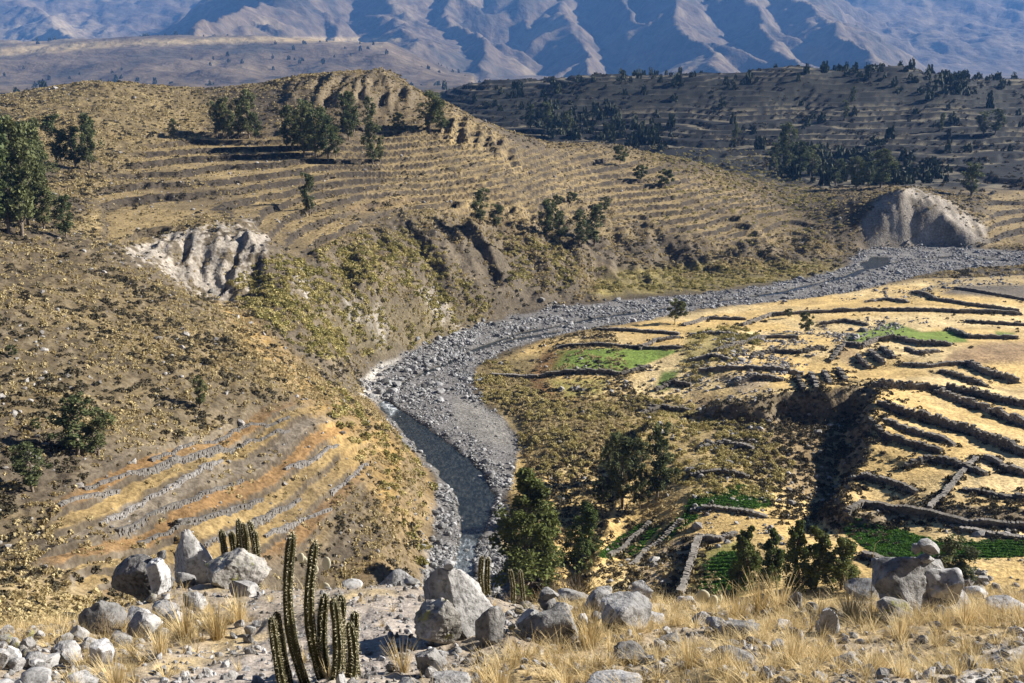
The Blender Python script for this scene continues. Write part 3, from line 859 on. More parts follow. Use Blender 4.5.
def rock_geo(seed, sub=3, facets=11, rough=0.10, flat=0.0, fine=0.0):
    """an angular boulder: a ball cut by random planes, then weathered"""
    rs = np.random.RandomState(seed)
    v, f = ICO[sub]
    n = rs.randn(facets, 3); n /= np.linalg.norm(n, axis=1)[:, None]
    facets = int(facets * 1.35)
    n = rs.randn(facets, 3); n /= np.linalg.norm(n, axis=1)[:, None]
    d = rs.uniform(0.52, 0.88, facets)
    dots = v @ n.T
    r = np.min(np.where(dots > 0.05, d / np.maximum(dots, 0.05), 9.0), axis=1)
    r = np.minimum(r, 1.12)
    p = v * r[:, None]
    p = p * (1 + rough * noise3(p * 1.7, seed)[:, None] + rough * 0.5 * noise3(p * 4.1, seed + 5)[:, None])
    if fine: p = p + v * (fine * noise3(p * 9.0, seed + 9) + fine * 0.6 * noise3(p * 21.0, seed + 11))[:, None]
    p = p / np.abs(p).max(axis=0)
    return p, f

def rock_material(name, c0, c1, scale, lichen=None, lo=0.62, bs=0.5, bd=0.05):
    m, nt, b = nmat(name)
    tc = nt.nodes.new('ShaderNodeTexCoord')
    oi = nt.nodes.new('ShaderNodeObjectInfo')
    g = nt.nodes.new('ShaderNodeNewGeometry')
    pos = g.outputs['Position']
    n1 = noise_node(nt, pos, scale, 6, 0.65)
    n2 = noise_node(nt, pos, scale * 6, 4, 0.7)
    r = ramp(nt, n1.outputs['Fac'], [(0.32, c0), (0.68, c1)])
    r2 = ramp(nt, n2.outputs['Fac'], [(0.36, (0.38, 0.37, 0.36)), (0.50, (0.95, 0.95, 0.95)), (0.66, (1.15, 1.15, 1.15))])
    c = mixrgb(nt, 'MULTIPLY', 0.9, r.outputs[0], r2.outputs[0])
    rr = ramp(nt, oi.outputs['Random'], [(0.0, (lo, lo * .98, lo * .95)), (0.5, (0.95, 0.94, 0.93)), (1.0, (1.22, 1.22, 1.24))])
    c = mixrgb(nt, 'MULTIPLY', 1.0, c, rr.outputs[0])
    if lichen:
        n3 = noise_node(nt, pos, scale * 1.6, 5, 0.75)
        lf = ramp(nt, n3.outputs['Fac'], [(0.56, (0, 0, 0)), (0.63, (1, 1, 1))])
        c = mixrgb(nt, 'MIX', lf.outputs[0], c, lichen)
    nt.links.new(c, b.inputs['Base Color'])
    bump(nt, b, n2.outputs['Fac'], bs, bd)
    return m

M_RIVROCK = rock_material('river_rock', (0.17, 0.17, 0.175), (0.46, 0.455, 0.445), 0.9, lo=.35)
M_WALL = rock_material('wall_stone', (0.11, 0.10, 0.085), (0.32, 0.29, 0.25), 1.4)
M_FIELDROCK = rock_material('field_stone', (0.22, 0.20, 0.18), (0.42, 0.40, 0.37), 0.9)

def plain_mesh(name, v, f, mat, smooth=False, cols=None):
    o = mesh_obj(name, v, f, mat, smooth=smooth, cols=cols)
    me = o.data
    bpy.data.objects.remove(o)
    return me

def template(name, me):
    return bpy.data.objects.new(name, me)      # not linked: only a source for instances

def scatter(name, pts, rot, scl, pick, templates, label, group=None):
    """many small uncountable things as one object"""
    me = bpy.data.meshes.new(name)
    n = len(pts)
    me.vertices.add(n); me.vertices.foreach_set('co', np.asarray(pts, np.float32).ravel())
    for nm, ty, arr in (('rot', 'FLOAT_VECTOR', rot), ('scl', 'FLOAT_VECTOR', scl)):
        at = me.attributes.new(nm, ty, 'POINT'); at.data.foreach_set('vector', np.asarray(arr, np.float32).ravel())
    at = me.attributes.new('pick', 'INT', 'POINT'); at.data.foreach_set('value', np.asarray(pick, np.int32))
    me.update()
    o = bpy.data.objects.new(name, me); COL.objects.link(o)
    ng = bpy.data.node_groups.new(name, 'GeometryNodeTree')
    ng.interface.new_socket('Geometry', in_out='INPUT', socket_type='NodeSocketGeometry')
    ng.interface.new_socket('Geometry', in_out='OUTPUT', socket_type='NodeSocketGeometry')
    gi = ng.nodes.new('NodeGroupInput'); go = ng.nodes.new('NodeGroupOutput')
    ip = ng.nodes.new('GeometryNodeInstanceOnPoints')
    jn = ng.nodes.new('GeometryNodeJoinGeometry')
    for t in templates:
        oi = ng.nodes.new('GeometryNodeObjectInfo')
        oi.inputs['Object'].default_value = t
        oi.inputs['As Instance'].default_value = True
        ng.links.new(oi.outputs['Geometry'], jn.inputs[0])
    def named(nm, ty):
        a = ng.nodes.new('GeometryNodeInputNamedAttribute'); a.data_type = ty
        a.inputs['Name'].default_value = nm
        return a.outputs[0]
    ng.links.new(gi.outputs[0], ip.inputs['Points'])
    ng.links.new(jn.outputs[0], ip.inputs['Instance'])
    ip.inputs['Pick Instance'].default_value = True
    ng.links.new(named('pick', 'INT'), ip.inputs['Instance Index'])
    ng.links.new(named('rot', 'FLOAT_VECTOR'), ip.inputs['Rotation'])
    ng.links.new(named('scl', 'FLOAT_VECTOR'), ip.inputs['Scale'])
    ng.links.new(ip.outputs[0], go.inputs[0])
    md = o.modifiers.new('scatter', 'NODES'); md.node_group = ng
    tag(o, label, kind='stuff', group=group)
    return o

# sampling of ground cells by weight
CELL_AREA = (np.gradient(GX, axis=1) * np.gradient(GY, axis=0))
def sample_ground(weight, n, rs):
    w = (weight * CELL_AREA).ravel(); w = np.maximum(w, 0); w = w / w.sum()
    k = rs.choice(w.size, n, p=w)
    j, i = np.unravel_index(k, GX.shape)
    a = AC[i] + rs.uniform(-.5, .5, n) * (AC[1] - AC[0])
    y = YR[j] * (1 + rs.uniform(-.5, .5, n) * np.gradient(YR)[j] / YR[j])
    x = a * y
    return x, y, ground(x, y), j, i

VIEW = ((U > -60) & (U < 1084) & (V < 690) & (V > 20) & (GY > 92))

# ------------------------------------------------------------------ water
wm = F_['water'] > -2.2
wf = (wm[:-1, :-1] | wm[:-1, 1:] | wm[1:, 1:] | wm[1:, :-1]).reshape(-1) & (fy > 110) & (fy < 600)
q = quads[wf]
used, inv = np.unique(q.ravel(), return_inverse=True)
wv = GP[used].copy(); wv[:, 2] = -0.30
foam = (.5 * in_soft(U, V, [(440,540),(470,536),(482,548),(478,575),(470,600),(440,600),(438,565)], 5) + 0.7 * in_soft(U, V, [(378,404),(390,396),(402,408),(392,418)], 3)
        + .5 * in_soft(U, V, [(432,480),(446,520),(440,530),(428,500)], 5)).reshape(-1)[used]
m, nt, b = nmat('river_water')
g = nt.nodes.new('ShaderNodeNewGeometry')
at = nt.nodes.new('ShaderNodeAttribute'); at.attribute_name = 'col'
mp = nt.nodes.new('ShaderNodeMapping'); mp.inputs['Scale'].default_value = (1.6, .7, 1); mp.inputs['Rotation'].default_value = (0, 0, -.35)
nt.links.new(g.outputs['Position'], mp.inputs['Vector'])
nn = noise_node(nt, mp.outputs[0], 1.0, 6, 0.7)
ad = nt.nodes.new('ShaderNodeMath'); ad.operation = 'ADD'
nt.links.new(nn.outputs['Fac'], ad.inputs[0]); nt.links.new(at.outputs['Fac'], ad.inputs[1])
fr_ = ramp(nt, ad.outputs[0], [(0.45, (0.010, 0.014, 0.014)), (0.66, (0.05, 0.055, 0.05)), (0.84, (0.16, 0.18, 0.19)), (1.0, (0.75, 0.78, 0.8))])
nt.links.new(fr_.outputs[0], b.inputs['Base Color'])
b.inputs['Roughness'].default_value = 0.12
b.inputs['Specular IOR Level'].default_value = 0.4
bump(nt, b, nn.outputs['Fac'], 0.8, 0.35)
o = mesh_obj('river_water', wv, inv.reshape(-1, 4), m, cols=np.repeat(np.clip(foam, 0, 1)[:, None] * 0.55, 3, 1))
tag(o, 'dark river water with white rapids at the near end', kind='structure')

# ------------------------------------------------------------------ river boulders
rs = np.random.RandomState(21)
wt = (sstep(-3.2, .4, F_['river'] + 2.0 * nB) ** 2) * np.clip(.55 + 1.4 * nB + .5 * nA, .08, 1.8) * VIEW * (GY < 600) * 1.0
wt = wt * np.where(F_['water'] > 0.3, 0.05, 1.0) / (1 + (GY / 260.0) ** 2)
sand = in_soft(U, V, [(452,396),(478,405),(512,425),(514,452),(486,445),(455,425)], 5) + in_soft(U, V, [(395,440),(420,470),(432,500),(424,500),(405,470),(388,445)], 4)
wt = wt * (1 - 0.85 * np.clip(sand, 0, 1))
wt = wt * (1 + 9 * (F_['water'] > .3) * in_soft(U, V, [(440,536),(484,532),(480,600),(436,600)], 4))
dense = in_soft(U, V, [(440,500),(515,440),(516,480),(500,520),(500,600),(425,600),(432,560)], 8)
wt = wt * (1 + 1.0 * dense)
NR = 24000
x, y, z, j, i = sample_ground(wt, NR, rs)
sz = 0.10 + 0.115 * rs.gamma(1.15, 1.0, NR)
sz = np.minimum(sz, 1.1) * np.where(y > 230, 1.35, 1.0) * (1 - 0.5 * np.clip(sand[j, i], 0, 1))
px = sz / y
order = np.argsort(-px)
river_t = []
for k in range(6):
    pv_, pf_ = rock_geo(300 + k, 2 if k < 6 else 1, 12, 0.10)
    river_t.append(plain_mesh('river_boulder', pv_ * np.array([1, 0.85, 0.62]), pf_, M_RIVROCK))
big = order[:300]
for n_, k in enumerate(big):
    o = bpy.data.objects.new('river_boulder', river_t[n_ % 6])
    o.location = (x[k], y[k], z[k] + sz[k] * 0.22)
    o.rotation_euler = (rs.uniform(-.3, .3), rs.uniform(-.3, .3), rs.uniform(0, 6.28))
    o.scale = (sz[k],) * 3
    COL.objects.link(o)
    zone = 'beside the rapids at the near end of the river' if y[k] < 165 else 'beside the dark pool of the lower river' if y[k] < 205 else 'in the wide bend of the stony river bed' if y[k] < 275 else 'in the far straight reach of the river bed'
    tag(o, 'large grey boulder lying ' + zone, 'boulder', 'boulders ' + zone)
rest = order[300:]
river_s = [template('river_stone', plain_mesh('river_stone', rock_geo(340 + k, 1, 9, 0.1)[0] * np.array([1, .85, .6]), ICO[1][1], M_RIVROCK)) for k in range(6)]
scatter('river_stones', np.stack([x[rest], y[rest], z[rest] + sz[rest] * .15], 1),
        np.stack([rs.uniform(-.4, .4, len(rest)), rs.uniform(-.4, .4, len(rest)), rs.uniform(0, 6.3, len(rest))], 1),
        np.repeat(sz[rest][:, None], 3, 1) * rs.uniform(.75, 1.2, (len(rest), 3)), rs.randint(0, 6, len(rest)), river_s,
        'countless smaller grey stones covering the river bed')

# ------------------------------------------------------------------ dry stone walls
BOXV = np.array([(sx, sy, sz_) for sx in (-1, 1) for sy in (-1, 1) for sz_ in (-1, 1)], float)
BOXF = np.array([(0, 1, 3, 2), (4, 6, 7, 5), (0, 4, 5, 1), (2, 3, 7, 6), (0, 2, 6, 4), (1, 5, 7, 3)])
rs = np.random.RandomState(5)
def build_wall(pts, hh, step, lab, mat=None, small=1.0):
    vs_, n = [], 0
    P2 = np.array(pts)
    seg = np.linalg.norm(np.diff(P2, axis=0), axis=1); acc = np.concatenate([[0], np.cumsum(seg)])
    L = acc[-1]
    s = 0.0
    while s < L:
        ln = rs.uniform(0.35, 0.75) * small
        xx = np.interp(s + ln / 2, acc, P2[:, 0]); yy = np.interp(s + ln / 2, acc, P2[:, 1])
        k = min(np.searchsorted(acc, s + ln / 2) - 1, len(seg) - 1); k = max(k, 0)
        dx, dy = (P2[k + 1] - P2[k]) / max(seg[k], 1e-6)
        nx, ny = -dy, dx
        zl = float(min(ground(xx - nx * .8, yy - ny * .8), ground(xx, yy), ground(xx + nx * .8, yy + ny * .8)))
        top = float(ground(xx, yy)) + hh * 0.72 * (0.8 + 0.45 * noise2(s * .25, hh * 9.0, 3)) + 0.1
        zz = zl - 0.25
        wob = 0.35 * float(noise2(s * .12, lab.__len__() * 1.7, 8))
        nc = max(1, int(round((top - zz) / rs.uniform(.28, .40)))); h_ = (top - zz) / nc
        for _c in range(nc):
            v = BOXV * (1 + rs.uniform(-.22, .16, (8, 3)))
            v = v * np.array([ln * .52, rs.uniform(.34, .5) * small, h_ * .52])
            v[:, 1] += rs.uniform(-.08, .08) + wob
            ang = rs.uniform(-.12, .12)
            wx_ = v[:, 0] * dx + v[:, 1] * nx + rs.uniform(-.05, .05); wy_ = v[:, 0] * dy + v[:, 1] * ny
            vs_.append(np.stack([xx + wx_, yy + wy_, zz + h_ / 2 + v[:, 2] + ang * v[:, 0]], 1)); n += 1
            zz += h_
        s += ln * 0.98
    f = (BOXF[None] + 8 * np.arange(n)[:, None, None]).reshape(-1, 4)
    o = mesh_obj('stone_wall', np.concatenate(vs_), f, mat or M_WALL, smooth=False)
    tag(o, lab, 'stone wall', 'dry stone walls of the fields', kind='thing')
for pts, (pix, hh, st, lab) in zip(WALL_XY, WALLS):
    if len(pts) > 1: build_wall(pts, hh, st, lab)

M_WALLG = rock_material('pale_wall_stone', (0.13, 0.12, 0.11), (0.29, 0.275, 0.255), 1.4)
for pix, lab in LOWWALLS:
    pts = [cast(u, v, GZ) for u, v in pix]
    build_wall([(p[0], p[1]) for p in pts], .42, 0, lab, M_WALLG, .6)
# loose stones in the fields and on the hillside
rs = np.random.RandomState(77)
w1 = np.zeros(GX.shape)
for poly, d in (([(690,345),(760,335),(830,330),(880,318),(930,320),(900,335),(850,345),(820,350),(800,372),(720,395),(690,385)], 1.0),
                ([(640,380),(700,375),(830,400),(860,420),(835,500),(780,520),(690,500),(650,440)], .30),
                ([(840,300),(900,285),(940,280),(1024,270),(1024,285),(950,290),(910,300)], .6),
                ([(860,505),(930,518),(1024,530),(1024,540),(930,530)], .5),
                ([(690,505),(760,515),(790,545),(760,560),(700,540)], .5),
                ([(560,375),(700,360),(690,385),(580,400)], .25),
                ([(930,560),(1024,556),(1024,600),(930,600)], .9)):
    w1 = np.maximum(w1, in_soft(U, V, poly, 4) * d)
w1 = w1 * np.clip(.25 + 1.3 * nB, 0.03, 1)
hl = ((GX < 30) | (GY > 380)) & (F_['river'] < -2) & (GY < 560)
w2 = hl * VIEW * 0.05 * np.clip(.3 + nB, 0, 1) / (1 + (GY / 200) ** 2)
NS = 6500
x, y, z, j, i = sample_ground((w1 * .75 / (1 + (GY / 250) ** 2) + w2) * VIEW, NS, rs)
sz = 0.12 + .15 * rs.gamma(1.3, 1.0, NS)
sz = np.minimum(sz, 1.5)
fs = [template('field_stone', plain_mesh('field_stone', rock_geo(380 + k, 1, 9, 0.1)[0] * np.array([1, .85, .7]), ICO[1][1], M_FIELDROCK)) for k in range(5)]
scatter('field_stones', np.stack([x, y, z + sz * .2], 1), np.stack([rs.uniform(-.4, .4, NS), rs.uniform(-.4, .4, NS), rs.uniform(0, 6.3, NS)], 1),
        np.repeat(sz[:, None], 3, 1) * rs.uniform(.75, 1.2, (NS, 3)), rs.randint(0, 5, NS), fs, 'small loose stones strewn over fields and hillside')
# ------------------------------------------------------------------ foliage materials
def leaf_material(name, c_dark, c_light, var=0.35, attr=True, transl=0.25):
    m, nt, b = nmat(name)
    oi = nt.nodes.new('ShaderNodeObjectInfo')
    r = ramp(nt, oi.outputs['Random'], [(0.0, c_dark), (1.0, c_light)])
    c = r.outputs[0]
    if attr:
        at = nt.nodes.new('ShaderNodeAttribute'); at.attribute_name = 'col'
        c = mixrgb(nt, 'MULTIPLY', 1.0, c, at.outputs['Color'])
    nt.links.new(c, b.inputs['Base Color'])
    b.inputs['Roughness'].default_value = 0.7
    if transl:
        tr = nt.nodes.new('ShaderNodeBsdfTranslucent'); nt.links.new(c, tr.inputs['Color'])
        ms = nt.nodes.new('ShaderNodeMixShader'); ms.inputs[0].default_value = transl
        nt.links.new(b.outputs[0], ms.inputs[1]); nt.links.new(tr.outputs[0], ms.inputs[2])
        out = [n for n in nt.nodes if n.type == 'OUTPUT_MATERIAL'][0]
        nt.links.new(ms.outputs[0], out.inputs[0])
    return m
M_STRAW = leaf_material('dry_grass', (0.44, 0.335, 0.155), (0.72, 0.59, 0.32), transl=0.3)
M_SCRUB = leaf_material('dark_scrub', (0.06, 0.053, 0.032), (0.20, 0.165, 0.095), transl=0.15)
M_OLIVE = leaf_material('olive_shrub', (0.24, 0.22, 0.06), (0.58, 0.50, 0.19), transl=0.25)
M_EUC = leaf_material('eucalyptus_leaf', (0.078, 0.098, 0.04), (0.14, 0.15, 0.062), transl=0.25)
M_CYP = leaf_material('conifer_leaf', (0.085, 0.112, 0.03), (0.14, 0.158, 0.045), transl=0.25)
M_CROP = leaf_material('crop_leaf', (0.075, 0.175, 0.02), (0.14, 0.29, 0.045), transl=0.3)
M_TWIG = leaf_material('dry_twig', (0.12, 0.09, 0.06), (0.22, 0.17, 0.11), transl=0.0)
m, nt, b = nmat('bark')
g = nt.nodes.new('ShaderNodeNewGeometry')
nn = noise_node(nt, g.outputs['Position'], 3.0, 4, .6)
nt.links.new(ramp(nt, nn.outputs['Fac'], [(0.3, (0.09, 0.07, 0.05)), (0.7, (0.26, 0.21, 0.16))]).outputs[0], b.inputs['Base Color'])
M_BARK = m

def leaf_quads(cent, size, rs, elong=1.6, up=0.0):
    """one small bent leaf face at every centre"""
    n = len(cent)
    a = rs.randn(n, 3); a[:, 2] += up; a /= np.linalg.norm(a, axis=1)[:, None]
    b_ = np.cross(a, rs.randn(n, 3)); b_ /= np.linalg.norm(b_, axis=1)[:, None]
    s = size * rs.uniform(.6, 1.3, n)
    a = a * (s * elong)[:, None] * .5; b_ = b_ * s[:, None] * .5
    v = np.stack([cent - a, cent + b_, cent + a, cent - b_], 1).reshape(-1, 3)
    f = np.arange(4 * n).reshape(n, 4)
    return v, f

def shrub_geo(seed, n=70, leaf=.34, hemi=True, flat=.8):
    rs = np.random.RandomState(seed)
    d = rs.randn(n, 3); d /= np.linalg.norm(d, axis=1)[:, None]
    d[:, 2] = np.abs(d[:, 2])
    r = rs.uniform(.45, 1.0, n) ** .6 * (1 + .3 * noise3(d * 1.6, seed))
    c = d * r[:, None] * np.array([.9, .9, flat])
    v, f = leaf_quads(c, leaf, rs, 1.3)
    tone = np.repeat(np.clip(.75 + .45 * noise3(d * 2.3, seed + 2) + rs.uniform(-.15, .15, n), .4, 1.3), 4)
    return v, f, np.repeat(tone[:, None], 3, 1)

def tuft_geo(seed, n=46, spread=.55, w=.05, segs=2, curve=.35, hvar=.4):
    """a grass tuft of thin curved blades, one metre tall"""
    rs = np.random.RandomState(seed)
    V_, F2, T_ = [], [], []
    k = 0
    for _ in range(n):
        ang = rs.uniform(0, 6.283); r0 = rs.uniform(0, .16)
        h = rs.uniform(1 - hvar, 1.05); lean = spread * rs.uniform(.15, 1.0)
        wd = w * rs.uniform(.6, 1.2)
        dx, dy = math.cos(ang), math.sin(ang); tx, ty = -dy, dx
        tone = rs.uniform(.7, 1.2)
        for s in range(segs + 1):
            t = s / segs
            rr = r0 + lean * h * (t * (1 - curve) + curve * t * t)
            zz = h * (t - .22 * lean * t * t)
            ww = wd * (1 - .85 * t)
            V_ += [(dx * rr + tx * ww, dy * rr + ty * ww, zz), (dx * rr - tx * ww, dy * rr - ty * ww, zz)]
            T_ += [tone * (.85 + .25 * t)] * 2
            if s: F2.append((k + 2 * s - 2, k + 2 * s - 1, k + 2 * s + 1, k + 2 * s))
        k += 2 * (segs + 1)
    return np.array(V_), np.array(F2), np.repeat(np.array(T_)[:, None], 3, 1)

def tmpl(nm, geo, mat):
    v, f, c = geo
    return template(nm, plain_mesh(nm, v, f, mat, cols=c))

T_SCRUB = [tmpl('scrub_bush', shrub_geo(500 + k, 44, .42), M_SCRUB) for k in range(4)]
T_OLIVE = [tmpl('olive_bush', shrub_geo(520 + k, 60, .36), M_OLIVE) for k in range(4)]
M_BALL = leaf_material('yellow_shrub', (0.42, 0.35, 0.12), (0.78, 0.66, 0.30), transl=0.2)
T_BALL = [tmpl('yellow_bush', shrub_geo(580 + k, 110, .25), M_BALL) for k in range(4)]
T_TUFT = [tmpl('dry_tuft', shrub_geo(540 + k, 26, .46, flat=.9), M_STRAW) for k in range(4)]
T_CROP = [tmpl('crop_plant', shrub_geo(560 + k, 18, .5, flat=.8), M_CROP) for k in range(3)]

def rots(n, rs, tilt=.12):
    return np.stack([rs.uniform(-tilt, tilt, n), rs.uniform(-tilt, tilt, n), rs.uniform(0, 6.283, n)], 1)

# ------------------------------------------------------------------ low plants over the slopes
rs = np.random.RandomState(91)
lod = 1 / (1 + (GY / 240.0) ** 2)
hillw = ((GX < 30) | (GY > 372)) & (F_['river'] < -2) & (GY < 560) & ((GY > 92) | ((GX < -6) & (GY > 14)))
VIEW = VIEW | ((U > -60) & (U < 420) & (V < 700) & (GY > 14) & (GY < 93))
notpale = (1 - .9 * F_['cl'])
# terrace rims carry more scrub
rim = .04 + 1.5 * np.exp(-((F_['fr'] - .88) / .08) ** 2) * F_['terr'] + .7 * (1 - F_['terr'])
notpale = notpale * (1 - .9 * in_soft(U, V, [(868,246),(862,225),(880,196),(915,186),(945,198),(985,225),(988,243),(930,246)], 4))
clus = fbm2(GX * .25, GY * .25, 2, 305)
w = hillw * VIEW * lod * notpale * rim * np.clip(.15 + 1.6 * nB + .6 * nA + .8 * clus, .03, 1.8)
w *= 1 - .75 * LT
w *= 1 - .7 * in_soft(U, V, [(215,300),(245,310),(330,385),(370,400),(400,430),(430,470),(435,520),(400,540),(360,480),(300,400),(240,345)], 7)
w *= 1 - .6 * in_soft(U, V, [(0,105),(60,85),(110,78),(190,88),(240,110),(170,140),(110,170),(40,160)], 14)
n = 20000
x, y, z, j, i = sample_ground(w, n, rs)
sz = rs.uniform(.2, .72, n) * (1 + .3 * (y > 300)) * (1 - .3 * F_['terr'][j, i]) * np.where(rs.rand(n) < .06, 1.7, 1)
scatter('hillside_scrub', np.stack([x, y, z - .05], 1), rots(n, rs), sz[:, None] * np.stack([rs.uniform(.8, 1.3, n), rs.uniform(.8, 1.3, n), rs.uniform(.7, 1.2, n)], 1),
        rs.randint(0, 4, n), T_SCRUB, 'low dark scrub dotted all over the hillside terraces')
w = hillw * VIEW * lod * notpale * (1 - .88 * F_['terr']) * np.clip(.4 - 1.0 * nB + .8 * nA - .6 * clus, .03, 1.8)
n = 36000
x, y, z, j, i = sample_ground(w, n, rs)
sz = rs.uniform(.28, .62, n) * (1 + .3 * (y > 300))
scatter('hillside_grass', np.stack([x, y, z - .05], 1), rots(n, rs), sz[:, None] * np.stack([rs.uniform(.8, 1.2, n)] * 2 + [rs.uniform(.7, 1.3, n)], 1),
        rs.randint(0, 4, n), T_TUFT, 'dry straw coloured bunch grass covering the hillside')
# rounded olive shrubs: in the gully below the pale cliff, along the river, on the rough ground right of the bend
ow = np.zeros(GX.shape)
for poly, d, ww in (([(225,285),(262,255),(310,262),(350,240),(400,232),(450,262),(490,300),(480,322),(400,352),(350,358),(310,352),(270,325)], 1.0, 8),
                ([(500,235),(560,240),(600,272),(560,290),(515,285)], .7, 8),
                ([(575,292),(620,272),(760,262),(840,262),(800,276),(700,290)], .5, 4),
                ([(470,372),(490,358),(520,372),(540,395),(600,400),(680,395),(700,420),(660,445),(610,450),(580,475),(540,480),(518,450),(500,408),(480,400)], .55, 5),
                ([(620,420),(760,420),(790,470),(770,500),(690,495),(640,470)], .55, 8),
                ([(330,380),(430,470),(440,520),(420,570),(380,480),(320,400)], .2, 8),
                ([(640,150),(760,150),(830,200),(840,245),(740,240),(650,220)], .25, 10),
                ([(690,335),(750,325),(760,345),(700,385),(680,370)], .4, 5)):
    ow = np.maximum(ow, in_soft(U, V, poly, ww) * d)
ow[in_soft(U, V, [(95,240),(150,135),(330,150),(460,112),(600,148),(760,195),(820,225),(760,240),(560,222),(400,212),(300,255)], 4) > .5] *= .35
ow = ow * VIEW * (F_['river'] < -.8) * np.clip(.55 + 1.2 * nB, .1, 1.4) * lod
n = 6400
x, y, z, j, i = sample_ground(ow, n, rs)
rgt = (U[j, i] > 470) & (y < 260)
sz = rs.uniform(.35, .9, n) * (1 + .3 * rs.rand(n)) * np.where(rgt, 1.0, 1.2)
order = np.argsort(-sz / y)
for k in order[:300]:
    o = bpy.data.objects.new('shrub', (T_BALL if rgt[k] or rs.rand() < .4 else T_OLIVE)[int(rs.randint(4))].data)
    o.location = (x[k], y[k], z[k] - .06); o.rotation_euler = (rs.uniform(-.1, .1), rs.uniform(-.1, .1), rs.uniform(0, 6.28))
    o.scale = (sz[k] * rs.uniform(.85, 1.2), sz[k] * rs.uniform(.85, 1.2), sz[k] * rs.uniform(.8, 1.15))
    COL.objects.link(o)
    uu, vv = project(x[k], y[k], z[k])
    right = x[k] > -5 and y[k] < 290
    if right: zone = 'on the rough ground between the river bend and the loose trees' if uu < 590 else 'on the rough ground below the shaded bank'
    else: zone = 'in the gully below the pale cliff' if uu < 345 else 'on the eroded slope above the river bend' if uu < 480 else 'on the grassy far river bank'
    if not right and vv > 375: zone = 'on the golden slope left of the lower river'
    tag(o, ('rounded yellowish shrub ' if right else 'rounded olive shrub ') + zone, 'shrub', 'shrubs ' + zone)
r_ = order[300:]; rb_ = r_[rgt[r_] | (rs.rand(len(r_)) < .45)]; r_ = np.setdiff1d(r_, rb_)
scatter('small_yellow_shrubs', np.stack([x, y, z - .05], 1)[rb_], rots(n, rs)[rb_], (sz[:, None] * rs.uniform(.8, 1.2, (n, 3)))[rb_], rs.randint(0, 4, n)[rb_], T_BALL,
        'many small rounded yellow shrubs near the river bend')
scatter('small_shrubs', np.stack([x, y, z - .05], 1)[r_], rots(n, rs)[r_], (sz[:, None] * rs.uniform(.8, 1.2, (n, 3)))[r_], rs.randint(0, 4, n)[r_], T_OLIVE,
        'many small olive and yellow shrubs along the river banks')
# dark scrub on field margins and the shaded bank
mw = np.zeros(GX.shape)
for pts, (pix, hh, st, lab) in zip(WALL_XY, WALLS):
    m_ = (np.abs(GX - np.mean([p[0] for p in pts])) < 80) & (np.abs(GY - np.mean([p[1] for p in pts])) < 60)
    dl, _ = line_dist(GX[m_], GY[m_], pts)
    mw[m_] = np.maximum(mw[m_], np.exp(-(dl / 1.6) ** 2))
mw = mw * .4 + .5 * np.exp(-(F_['scarp'] / 5.0) ** 2) * (GY > 118) * (GX > 8) * (GY < 300)
mw += .35 * in_soft(U, V, [(530,470),(610,430),(640,425),(620,480),(600,540),(560,560)], 6)  # scrub added on the bare slope to darken it like shade
mw += .5 * in_soft(U, V, [(700,400),(760,410),(850,405),(865,430),(838,470),(835,520),(780,520),(740,460)], 6)
mw += .12 * in_soft(U, V, [(690,310),(1024,300),(1024,340),(860,350),(720,390),(640,380)], 8) * np.clip(nB, 0, 1)
n = 6500
x, y, z, j, i = sample_ground(mw * VIEW * fld * lod, n, rs)
sz = rs.uniform(.2, .8, n)
scatter('field_margin_scrub', np.stack([x, y, z - .05], 1), rots(n, rs), sz[:, None] * rs.uniform(.8, 1.2, (n, 3)), rs.randint(0, 4, n), T_SCRUB,
        'dark weeds and scrub along field walls and the shaded bank')
# crops in the green plots
cw = np.zeros(GX.shape)
for k in (10, 11, 12, 13, 14, 15): cw = np.maximum(cw, in_soft(U, V, PATCH[k][0], 1.5) > .5)
n = 9000
x, y, z, j, i = sample_ground(cw * fld, n, rs)
_r = (x * .35 + y) ; _d = np.round(_r / 1.05) * 1.05 - _r + rs.normal(0, .10, n); y = y + _d; z = ground(x, y)
sz = rs.uniform(.18, .42, n)
scatter('crop_plants', np.stack([x, y, z - .03], 1), rots(n, rs), sz[:, None] * rs.uniform(.8, 1.2, (n, 3)), rs.randint(0, 3, n), T_CROP,
        'bright green leafy crop filling the small irrigated plots')
# far hill scrub
w = (.3 + 2.0 * (F_['fr'] > .8)) * (GY > 560) * (V > 64) * (V < 230) * (U > 380) * (.04 + 1.0 * np.clip(nA + nB - .15, 0, 1)) / (1 + (GY / 600.0) ** 2)
n = 5000
x, y, z, j, i = sample_ground(w, n, rs)
sz = rs.uniform(.6, 1.9, n)
scatter('far_hill_scrub', np.stack([x, y, z - .2], 1), rots(n, rs), sz[:, None] * rs.uniform(.8, 1.3, (n, 3)), rs.randint(0, 4, n), T_SCRUB,
        'dark scrub and hedges over the distant terraced hill')
# ------------------------------------------------------------------ trees
def tube(path, rad, sides=6):
    path = np.asarray(path, float); n = len(path)
    V_, F2 = [], []
    for k in range(n):
        d = path[min(k + 1, n - 1)] - path[max(k - 1, 0)]; d /= (np.linalg.norm(d) + 1e-9)
        a = np.cross(d, (0.31, 0.95, 0.05)); a /= (np.linalg.norm(a) + 1e-9); b_ = np.cross(d, a)
        for s in range(sides):
            t = 6.2832 * s / sides
            V_.append(path[k] + rad[k] * (a * math.cos(t) + b_ * math.sin(t)))
    for k in range(n - 1):
        for s in range(sides):
            F2.append((k * sides + s, k * sides + (s + 1) % sides, (k + 1) * sides + (s + 1) % sides, (k + 1) * sides + s))
    return np.array(V_), np.array(F2)

